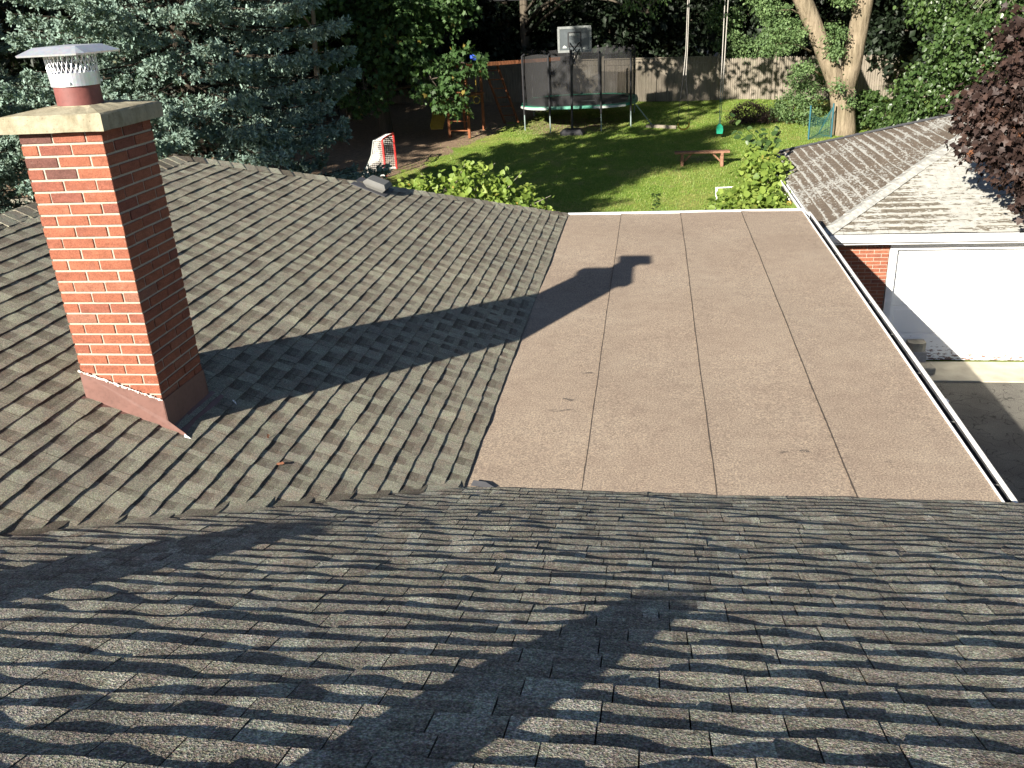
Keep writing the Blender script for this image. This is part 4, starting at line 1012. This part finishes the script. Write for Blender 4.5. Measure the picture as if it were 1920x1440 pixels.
def tree(name, base, label, cat, lobes, trunk_r, trunk_h, leafmat, size, twigs, per, seed, tmpl=T_DIAMOND, bark='bark', group=None, limb_r=.3, tilt=(0, 0), twiglets=40, **kw):
    rng = np.random.default_rng(seed); r = random.Random(seed)
    o = empty(name, base, label, cat, group); bx_, by_, bz_ = base
    b = MB(); top = Vector((bx_+tilt[0], by_+tilt[1], bz_+trunk_h)); B0 = Vector(base)
    path = [B0.lerp(top, k/6)+Vector((r.uniform(-.05, .05), r.uniform(-.05, .05), 0))*(k > 0) for k in range(7)]; path[0].z -= .2
    b.tube(path, [trunk_r*(1.25 if k == 0 else 1-.11*k) for k in range(7)], 10)
    p, ax, nr, sz, ti, tw = lobe_leaves(rng, lobes, twigs, per, size, **kw)
    for L in lobes:
        s = min(1, max(.25, (L[2]-bz_)/trunk_h*.75)); a = B0.lerp(top, s)
        b.tube(limb_path(a, L[:3], r), [trunk_r*limb_r*(1-.14*k) for k in range(6)], 6)
        k = max(1, int(twiglets/len(lobes)))
        dd = np.sum((tw-np.array(L[:3]))**2, 1); near = np.argsort(dd)[::max(1, len(dd)//(len(lobes)*k*2))][:k]
        for q in near: b.tube(limb_path(L[:3], tw[q], r, .05, 3), [trunk_r*limb_r*.35, trunk_r*limb_r*.25, trunk_r*limb_r*.15, .004], 4, False)
    b.build('trunk', M[bark], o, smooth=True)
    leaf_mesh('crown', p, ax, nr, sz, tmpl, M[leafmat], o, ti)
    return o
def rand_lobes(seed, c, rad, n, lr, zmin=None):
    r = random.Random(seed); out = []
    for _ in range(n):
        while True:
            d = [r.uniform(-1, 1) for _ in range(3)]
            if sum(q*q for q in d) < 1: break
        k = r.uniform(.75, 1.3)*lr; z = c[2]+d[2]*rad[2]
        out.append((c[0]+d[0]*rad[0], c[1]+d[1]*rad[1], max(z, zmin) if zmin else z, k, k, k*.75))
    return out

def spruce(name, base, Hh, Rr, seed, label, dens=1., zlow=.4, zvis=8.):
    rng = np.random.default_rng(seed); r = random.Random(seed)
    o = empty(name, base, label, 'spruce'); b = MB(); b.tube([(base[0], base[1], base[2]-.2), (base[0], base[1], base[2]+Hh*.97)], [.24, .02], 10)
    TP, TA, TT = [], [], []
    z = zlow
    while z < Hh-.3:
        fr = z/Hh; L0 = Rr*(1-fr)**.8; nb = 10 if z < zvis else 8; a0 = r.uniform(0, 6.28)
        for k in range(nb):
            a = a0+6.2832*k/nb+r.uniform(-.25, .25); L = L0*r.uniform(.72, 1.12); dx, dy = math.cos(a), math.sin(a); zz = z+r.uniform(-.28, .28)
            def bp(s): return np.array([base[0]+dx*L*s, base[1]+dy*L*s, base[2]+zz-.22*L*s+.16*L*s*s*s])
            if z < zvis: b.tube([bp(s) for s in (0, .35, .7, 1)], [.03, .02, .011, .005], 5, False)
            if z < zvis:
                for q in range(7):
                    s0 = r.uniform(.25, .8); p0 = bp(s0); sg = r.choice((-1, 1)); p1 = p0+np.array([dx*.3-dy*sg*.5, dy*.3+dx*sg*.5, -.15])*r.uniform(.5, 1.1); b.tube([p0, p1], [.011, .004], 3, False)
            nt_ = int((74 if z < zvis else 12)*dens*L/3)+4
            for q in range(nt_):
                s = r.uniform(.12, 1.02)**.62; lat = (1-s)*.75*L*.55+.12
                lt = r.uniform(-1, 1)*lat; p = bp(min(s, 1))+np.array([-dy*lt, dx*lt, -abs(lt)*.22-r.uniform(0, .16)])
                TP.append(p); TA.append((dx*.8-dy*lt*.9, dy*.8+dx*lt*.9, r.uniform(-.25, .3))); TT.append(r.random() if z < zvis else .5)
        z += .46 if z < zvis else .6
    TP, TA, TT = np.array(TP), norm(np.array(TA)), np.array(TT); N = len(TP)
    # a tuft is a twig of three finger-like shoots, each a brush of short needles
    P, A_, NR, T_ = [], [], [], []
    for sh in range(2):
        d = norm(TA+rng.normal(0, .6, (N, 3))); l = rng.uniform(.08, .15, N)
        for kk in range(8):
            t = kk/7; pt = TP+d*(l*t)[:, None]; rad = norm(np.cross(d, norm(rng.standard_normal((N, 3)))))
            P.append(pt); A_.append(norm(d*(.7 if t < .9 else 1.6)+rad)); NR.append(norm(rng.standard_normal((N, 3))+np.array([0, 0, .6]))); T_.append(TT*.7+t*.3)
    P, A_, NR, T_ = map(np.concatenate, (P, A_, NR, T_)); K = len(P)
    b.build('trunk', M['bark_dark'], o)
    sz = rng.uniform(.05, .08, K); far = P[:, 2] > base[2]+zvis
    sz[far] *= 2.2
    leaf_mesh('crown', P, A_, NR, sz, T_NEEDLE, M['needle'], o, T_, wid=sz*.5)
    return o
spruce('blue_spruce', (-9.9, 18.9, 0), 18, 4.3, 41, 'big blue spruce beyond the roof hip, right of the chimney', 1.5)
spruce('blue_spruce', (-17.6, 19.2, 0), 15, 4.3, 42, 'blue spruce behind the chimney cap, at the left border', 1.3)

# maple over the play set
ml = [(-8.2, 34.3, 3.0, 1.0, 1.0, .9), (-7.4, 34.2, 2.3, .75, .8, .7), (-6.9, 34.5, 3.5, .8, .8, .6), (-9.6, 34.6, 4.2, 1.5, 1.5, 1.1), (-10.6, 33.5, 2.9, 1.2, 1.2, 1), (-11.8, 35, 4.6, 1.8, 1.8, 1.3), (-8.3, 36, 5.6, 1.7, 1.7, 1.2), (-10, 37, 7, 2.4, 2.4, 1.8), (-12.4, 38, 7.5, 2.6, 2.6, 2), (-7.6, 38, 7.6, 2, 2, 1.6), (-9.2, 35, 6.1, 1.6, 1.6, 1.2), (-12.6, 33.6, 6.4, 1.8, 1.8, 1.4)]
tree('maple', (-10.8, 36.4, .7), 'leafy green maple with low branches over the play set', 'tree', ml, .28, 6.5, 'leaf_maple', .17, 2300, 9, 51, T_MAPLE, droop=.5, up=.7)
# pale thin trunks beside the spruce
tree('slender_tree', (-11.7, 31.0, .4), 'slender pale-trunked tree between the spruce and the maple', 'tree', [(-12, 31, 8.2, 2.2, 2.2, 1.8), (-10.9, 31.6, 9.6, 1.8, 1.8, 1.5), (-12.4, 29.9, 6.6, .8, .8, .6)], .13, 7.5, 'leaf_maple', .15, 500, 9, 52, T_MAPLE, bark='bark_pale', tilt=(.5, .1))
# forked tree: two big pale limbs
fk = empty('forked_tree', (6.72, 34.0, gz(34)), 'tall tree whose pale tan trunk forks into two limbs behind the garage', 'tree')
b = MB(); F = Vector((6.55, 33.9, 2.25))
b.tube([(6.78, 33.95, .3), (6.75, 33.95, .8), (6.68, 33.93, 1.5), (6.6, 33.9, 2.1)], [.52, .44, .41, .44], 16)
b.tube([(6.62, 33.9, 1.75), (6.25, 33.85, 2.6), (5.7, 33.75, 3.7), (5.2, 33.7, 4.7), (4.55, 33.6, 5.9), (3.6, 33.9, 7.4), (2.4, 34.6, 8.7)], [.36, .31, .29, .3, .28, .24, .16], 14)
b.tube([(6.62, 33.9, 1.7), (6.82, 33.9, 2.8), (6.95, 33.9, 4.0), (7.05, 33.9, 5.2), (7.2, 34, 7), (7.6, 34.4, 10)], [.36, .34, .32, .33, .28, .18], 14)
b.tube([(3.6, 33.9, 7.4), (2.6, 34.8, 8.6), (1.2, 35.3, 9.1), (-.6, 35.2, 9.3)], [.2, .15, .12, .07], 8)
r = random.Random(8)
sprays = [(4.0, 33.2, 4.75, .6, .55, .4), (4.5, 32.9, 4.2, .55, .5, .35), (4.1, 33.3, 3.7, .45, .45, .3), (6.0, 33.3, 4.0, .42, .4, .4), (6.1, 33.3, 3.4, .3, .3, .3), (5.1, 33.0, 2.9, .4, .4, .25), (6.35, 32.9, 2.35, .25, .25, .25), (6.85, 33.3, 1.75, .2, .2, .25), (3.6, 33.4, 5.4, .6, .6, .4), (6.3, 33.3, 5.0, .35, .4, .3)]
upper = [(-3.6, 32, 6.9, .9, .8, .4), (-2.2, 32.6, 7.3, .8, .8, .4), (-.9, 31.6, 6.6, .9, .8, .4), (.4, 32.4, 7.1, .9, .9, .4), (1.6, 31.7, 6.7, .8, .8, .4), (2.6, 32.8, 7.3, .9, .8, .4), (-4.6, 32.6, 7.4, .9, .8, .4), (3.4, 34, 9.6, 2.6, 2.6, 1.8), (6.5, 34, 11, 3, 3, 2.2), (8.8, 35, 9.5, 2.6, 2.6, 2), (.5, 35.2, 9.8, 2.2, 2, 1.3), (-2.6, 35.6, 8.6, 2, 2, 1.1)]  # the low thin lobes are unseen foliage added to dapple the fence
for L in sprays: b.tube(limb_path((L[0]*.4+6.3*.6, 33.8, L[2]-.3), L[:3], r), [.04, .034, .028, .02, .014, .008], 5)
b.build('trunk', M['bark_pale'], fk, smooth=True)
rng = np.random.default_rng(60)
p, ax, nr, sz, ti, tw = lobe_leaves(rng, sprays, 520, 13, .085, droop=.5, spread=.2)
p2, ax2, nr2, sz2, ti2, _ = lobe_leaves(rng, upper, 700, 10, .3, droop=.4, spread=.6)
p = np.concatenate([p, p2]); leaf_mesh('crown', p, np.concatenate([ax, ax2]), np.concatenate([nr, nr2]), np.concatenate([sz, sz2]), T_DIAMOND, M['leaf_fork'], fk, np.concatenate([ti, ti2]))
# limb of another tree hanging into the top of the picture
tree('overhanging_tree', (-6.2, 46.5, 1.1), 'pale green drooping branch hanging in above the basketball hoop', 'tree', [(-.75, 36.8, 5.35, .5, .5, .55), (-.25, 36.6, 4.85, .38, .4, .5), (.1, 36.6, 5.6, .5, .5, .4), (-.3, 37.2, 6.2, 1, 1, .5), (-2.5, 40, 8, 2.4, 2.4, 1.6), (-5.5, 45, 9.5, 3, 3, 2.2)], .3, 8.5, 'leaf_fork', .13, 900, 10, 61, T_DIAMOND, droop=.9, spread=.22)
# bright green trees right of the forked tree
br = [(8.6, 30.5, 2.2, 1.1, 1.1, 1.0), (9.3, 29.5, 3.6, 1.2, 1.2, 1.0), (8.9, 31.2, 4.9, 1.1, 1.1, .9), (10.6, 28.8, 2.6, 1.3, 1.2, 1.0), (10.8, 29.5, 4.7, 1.3, 1.3, 1.1), (9.8, 28.2, 1.3, 1.1, 1.0, .8), (12.2, 28.6, 3.6, 1.4, 1.4, 1.2), (11.7, 30, 6.2, 1.8, 1.8, 1.4), (8.0, 30.6, 1.1, .8, .8, .6), (9.4, 31, 7, 1.8, 1.8, 1.4)]
tree('broadleaf_tree', (10.4, 30.6, .5), 'bushy bright green tree of glossy leaves behind the garage roof', 'tree', br, .22, 5, 'leaf_bush', .115, 3900, 9, 62, T_ROUND, droop=.7, up=.6, bark='bark')
tree('broadleaf_tree', (14.2, 27.5, .3), 'green tree at the right border behind the purple maple', 'tree', rand_lobes(9, (13.4, 27.6, 4.2), (2.2, 1.6, 3.2), 12, 1.2, .8), .22, 5, 'leaf_bush', .12, 3000, 9, 63, T_ROUND, droop=.6)
# bare grey branches hanging at the upper right
bare = empty('bare_branch_tree', (13.2, 24.5, .2), 'leafless grey branches drooping in front of the green trees at upper right', 'tree')
b = MB(); r = random.Random(12)
b.tube([(13.2, 24.5, 0), (13.1, 24.4, 4), (12.4, 24.2, 6.8), (11, 24, 7.4)], [.16, .13, .1, .06], 8)
def twig(p, d, L, rr, dep):
    pts = [Vector(p)]; d = Vector(d).normalized()
    for k in range(5): d = (d+Vector((r.uniform(-.35, .35), r.uniform(-.3, .3), r.uniform(-.25, .15)))).normalized(); pts.append(pts[-1]+d*L/5)
    b.tube(pts, [rr*(1-.15*k) for k in range(6)], 5, False)
    if dep: 
        for k in range(2, 6):
            for _ in range(2 if dep > 1 else 1): twig(pts[k-(k == 5)], d+Vector((r.uniform(-.8, .8), r.uniform(-.6, .6), r.uniform(-.7, .1))), L*r.uniform(.35, .6), rr*.5, dep-1)
twig((9.9, 24, 6.7), (-.1, .05, -1), 1.8, .022, 2); twig((10.5, 24, 7.1), (.1, 0, -1), 2.6, .025, 2); twig((9.2, 24.3, 6.6), (-.5, 0, -1), 1.9, .018, 2); twig((11.2, 24.2, 7), (.35, 0, -.9), 2, .022, 2)
b.tube([(11, 24, 7.4), (10.4, 24, 7.15), (9.2, 24.3, 6.6)], [.06, .045, .025], 6); b.tube([(11, 24, 7.4), (9.9, 24, 6.7)], [.04, .024], 6); b.tube([(11, 24, 7.4), (11.2, 24.2, 7)], [.04, .024], 6)
b.build('branches', M['bark_grey'], bare)
# purple maple hanging over the garage
pl = [(4.5, 12.9, 3.55, .42, .45, .35), (4.35, 13.0, 3.95, .38, .4, .32), (4.7, 12.8, 4.2, .5, .5, .4), (4.95, 13.1, 4.75, .5, .5, .4), (5.2, 12.9, 3.7, .6, .6, .5), (5.0, 12.7, 3.2, .5, .5, .35), (5.3, 12.6, 2.8, .45, .45, .35), (5.6, 12.7, 2.5, .45, .45, .35), (5.8, 13.0, 3.2, .7, .7, .55), (5.8, 13.2, 4.3, .8, .8, .65), (5.5, 13.0, 5.2, .6, .6, .45), (6.6, 13.0, 4.6, .9, .9, .8), (6.5, 12.6, 3.3, .8, .8, .7), (7.3, 12.8, 4.0, .9, .9, .8), (6.4, 13.2, 5.5, .8, .8, .5)]
tree('purple_maple', (8.6, 12.0, 0), 'dark purple-leaved maple drooping over the right side of the garage roof', 'tree', pl, .16, 4.2, 'leaf_purple', .08, 3600, 9, 64, T_MAPLE, droop=.7, up=.75, spread=.17, tilt=(-1.2, .6), bark='bark')
# vine-covered shrub at the far hip of the house
vl = [(-4.0, 14.5, 2.62, .32, .4, .28), (-3.4, 14.5, 2.72, .45, .4, .32), (-2.85, 14.4, 2.78, .42, .4, .38), (-2.35, 14.4, 2.55, .45, .4, .36), (-1.95, 14.3, 2.25, .35, .4, .3), (-3.1, 14.6, 1.9, 1.0, .6, .7), (-1.75, 14.3, 2.1, .3, .3, .3)]
sh = tree('vine_shrub', (-3.0, 14.7, 0), 'yellow-green vine shrub showing above the far hip of the house roof', 'shrub', vl, .05, 2.3, 'leaf_vine', .085, 520, 9, 65, T_ROUND, droop=.3, up=.7, spread=.13, twiglets=30)
b = MB(); rng = np.random.default_rng(5); PP = []
for (a, c) in (((-2.45, 14.4, 2.6), (-2.05, 14.3, 3.02)), ((-2.9, 14.4, 2.8), (-2.5, 14.4, 3.15)), ((-3.6, 14.5, 2.7), (-3.75, 14.4, 3.02)), ((-2.1, 14.3, 2.4), (-1.6, 14.3, 2.62)), ((-3.2, 14.4, 2.8), (-3.0, 14.4, 3.15))):
    b.tube([a, c], [.008, .003], 5); PP += [np.array(a)+(np.array(c)-np.array(a))*s for s in np.linspace(.2, 1, 9)]
b.build('shoot', M['bark_grey'], sh); PP = np.array(PP)+rng.normal(0, .02, (len(PP), 3)); n = len(PP)
leaf_mesh('shoot_leaf', PP, norm(rng.normal(0, 1, (n, 3))), norm(rng.normal(0, .4, (n, 3))+(0, 0, 1)), rng.uniform(.05, .08, n), T_ROUND, M['leaf_vine'], sh, rng.random(n))
# vines at the garage corner
vl = [(1.95, 17.3, 1.75, .42, .7, .42), (2.25, 17.8, 2.2, .33, .6, .32), (1.5, 16.9, 1.6, .4, .5, .4), (2.2, 16.4, 1.75, .35, .5, .4), (2.15, 18.6, 2.2, .3, .5, .35), (1.75, 16.2, 1.75, .4, .5, .35), (2.3, 19.2, 2.3, .22, .4, .25), (1.3, 16.3, 1.5, .32, .4, .4), (2.35, 15.6, 1.75, .25, .4, .3), (1.8, 17, 1, .6, .8, .6)]
vn = tree('garage_vine', (2.1, 17, 0), 'yellow-green vines climbing the side of the garage, with one tall leafy shoot', 'vine', vl, .05, 1.9, 'leaf_vine', .11, 800, 9, 66, T_ROUND, droop=.3, up=.7, spread=.15, twiglets=30)
b = MB(); PP = []
sh0 = (2.35, 18.9, 2.3)
for c in ((1.62, 18.6, 3.18), (2.5, 18.8, 2.95), (1.7, 18.7, 2.9), (2.1, 18.8, 2.9)):
    mid_ = ((sh0[0]*.5+c[0]*.5)+.08, 18.8, (sh0[2]+c[2])/2+.05); b.tube([sh0, mid_, c], [.012, .008, .003], 5)
    for s in np.linspace(.35, 1, 11):
        q = np.array(sh0)*(1-s)+np.array(c)*s; PP.append(q+np.array([.06, 0, .05])*math.sin(s*3.14))
b.build('shoot', M['leaf_bush'], vn); PP = np.array(PP); n = len(PP); rng = np.random.default_rng(3)
leaf_mesh('shoot_leaf', PP+rng.normal(0, .03, (n, 3)), norm(rng.normal(0, 1, (n, 3))+(0, -.3, -.2)), norm(rng.normal(0, .4, (n, 3))+(-.3, -.6, .8)), rng.uniform(.10, .17, n), T_ROUND, M['leaf_bush'], vn, rng.random(n))
# small leafy stem on the lawn
st = empty('tall_weed', (.12, 22.6, .05), 'single tall leafy stem on the lawn just past the flat roof edge', 'plant')
b = MB(); b.tube([(.12, 22.6, 0), (.14, 22.6, .9)], [.012, .005], 6); b.build('stem', M['leaf_bush'], st)
n = 90; rng = np.random.default_rng(12); zz = rng.uniform(.05, .95, n); a = rng.uniform(0, 6.28, n)
leaf_mesh('foliage', np.stack([.13+.03*np.cos(a), 22.6+.03*np.sin(a), zz], 1), np.stack([np.cos(a), np.sin(a), .2-.5*rng.random(n)], 1), np.stack([.2*np.cos(a), .2*np.sin(a), 1+0*a], 1), rng.uniform(.08, .14, n), T_DIAMOND, M['leaf_bush'], st, rng.random(n)*.6)
# shrubs by the fence
tree('wine_shrub', (3.75, 36.3, gz(36.3)), 'low dark wine-coloured shrub on the lawn before the fence', 'shrub', [(3.75, 36.3, 1.15, .7, .6, .38), (3.3, 36.2, 1.0, .45, .4, .3), (4.3, 36.3, 1.0, .5, .45, .3)], .03, .6, 'leaf_brown', .06, 500, 8, 67, spread=.1, twiglets=60)
tree('green_shrub', (5.3, 36.0, gz(36)), 'loose green shrub at the left foot of the forked tree', 'shrub', [(5.2, 36.0, 1.3, .6, .6, .5), (5.7, 36.3, 1.7, .7, .6, .5), (4.8, 36.3, 1.1, .4, .4, .4), (5.8, 35.6, 1.0, .5, .5, .4), (6.0, 37.5, 2.2, .8, .8, .6)], .05, 1.2, 'leaf_fork', .09, 700, 9, 68, spread=.16)
tree('green_shrub', (8.2, 33.2, gz(33)), 'green shrub between the forked trunk and the garage roof', 'shrub', [(8.0, 33.2, 1.2, .6, .6, .5), (8.7, 32.6, 1.0, .8, .7, .6), (7.7, 34.4, 1.4, .6, .6, .6)], .05, 1, 'leaf_bush', .11, 500, 9, 69, T_ROUND, spread=.16)
tree('fence_shrub', (4.0, 44.6, 1.1), 'light green bush growing over the top of the picket fence', 'shrub', [(3.6, 43.6, 3.2, .8, .7, .6), (4.6, 43.4, 2.9, .7, .6, .6), (5.6, 43.2, 3.4, 1, .8, .8), (3.2, 44, 4.3, .9, .8, .7)], .08, 2.2, 'leaf_fork', .12, 600, 9, 70, spread=.2)

# wood behind the fence, dark and shaded
def forest():
    r = random.Random(77); protos = []
    for k in range(3):
        lb = []
        for z, rad, n in ((1.6, 1.8, 5), (3.4, 2.3, 7), (5.6, 2.4, 7), (8.0, 2.2, 6), (10.5, 1.6, 5), (12.6, .8, 3)):
            for _ in range(n):
                a = r.uniform(0, 6.28); q = rad*r.uniform(.3, 1); s = r.uniform(.9, 1.35); lb.append((q*math.cos(a), q*math.sin(a), z+r.uniform(-.7, .7), s, s, s*.7))
        protos.append(lb)
    spots = []
    for (y, x0, x1, st) in ((47.2, -13, 15, 2.9), (53, -18, 19, 3.4), (61, -24, 26, 4.2)):
        x = x0
        while x < x1: spots.append((x+r.uniform(-.6, .6), y+r.uniform(-1, 1)-(x*.16 if y < 50 else 0))); x += st
    spots += [(-17, 33), (-20, 38), (-15.5, 41), (-22, 30), (-18.5, 45), (-13.5, 44.5), (17, 36), (14, 39), (19, 31), (16, 44), (12.2, 36.2), (-25, 36), (11.2, 41.5)]
    made = {}
    for i, (x, y) in enumerate(spots):
        k = i % 3; s = r.uniform(.85, 1.25)
        if k not in made:
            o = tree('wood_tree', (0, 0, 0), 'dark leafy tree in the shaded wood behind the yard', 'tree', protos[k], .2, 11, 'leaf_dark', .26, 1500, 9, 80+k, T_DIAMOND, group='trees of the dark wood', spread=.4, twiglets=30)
            made[k] = o
        else: o = copy_tree(made[k])
        o.location = (x, y, gz(min(y, 46))-.1); o.rotation_euler = (0, 0, r.uniform(0, 6.28)); o.scale = (s, s, s*r.uniform(.9, 1.15))
forest()
# tall trees along the left border, mostly out of the picture, whose crowns shade the yard
for i, (x, y, h, rr, mt) in enumerate(((-16.5, 25.5, 11, 3.2, 'leaf_dark'), (-12.8, 4.9, 18, 2.0, 'leaf_maple'), (-22, 15.5, 20, 3.2, 'leaf_maple'), (-13.5, 40.5, 11, 3.4, 'leaf_dark'))):
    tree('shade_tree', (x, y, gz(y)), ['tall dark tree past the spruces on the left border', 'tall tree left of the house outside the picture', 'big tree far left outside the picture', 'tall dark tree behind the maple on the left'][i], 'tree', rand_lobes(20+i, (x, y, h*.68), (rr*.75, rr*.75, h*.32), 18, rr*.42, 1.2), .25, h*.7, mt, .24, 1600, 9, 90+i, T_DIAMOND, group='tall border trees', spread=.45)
# thin cable across the dark wood
b = MB(); b.tube([(-8+2*k, 46-.2*k, 5.6-.0*k-.25*math.sin(math.pi*k/12)) for k in range(13)], .012, 5); tag(b.build('utility_cable', M['black_steel']), 'thin dark utility cable strung across the wood above the fence', 'cable')
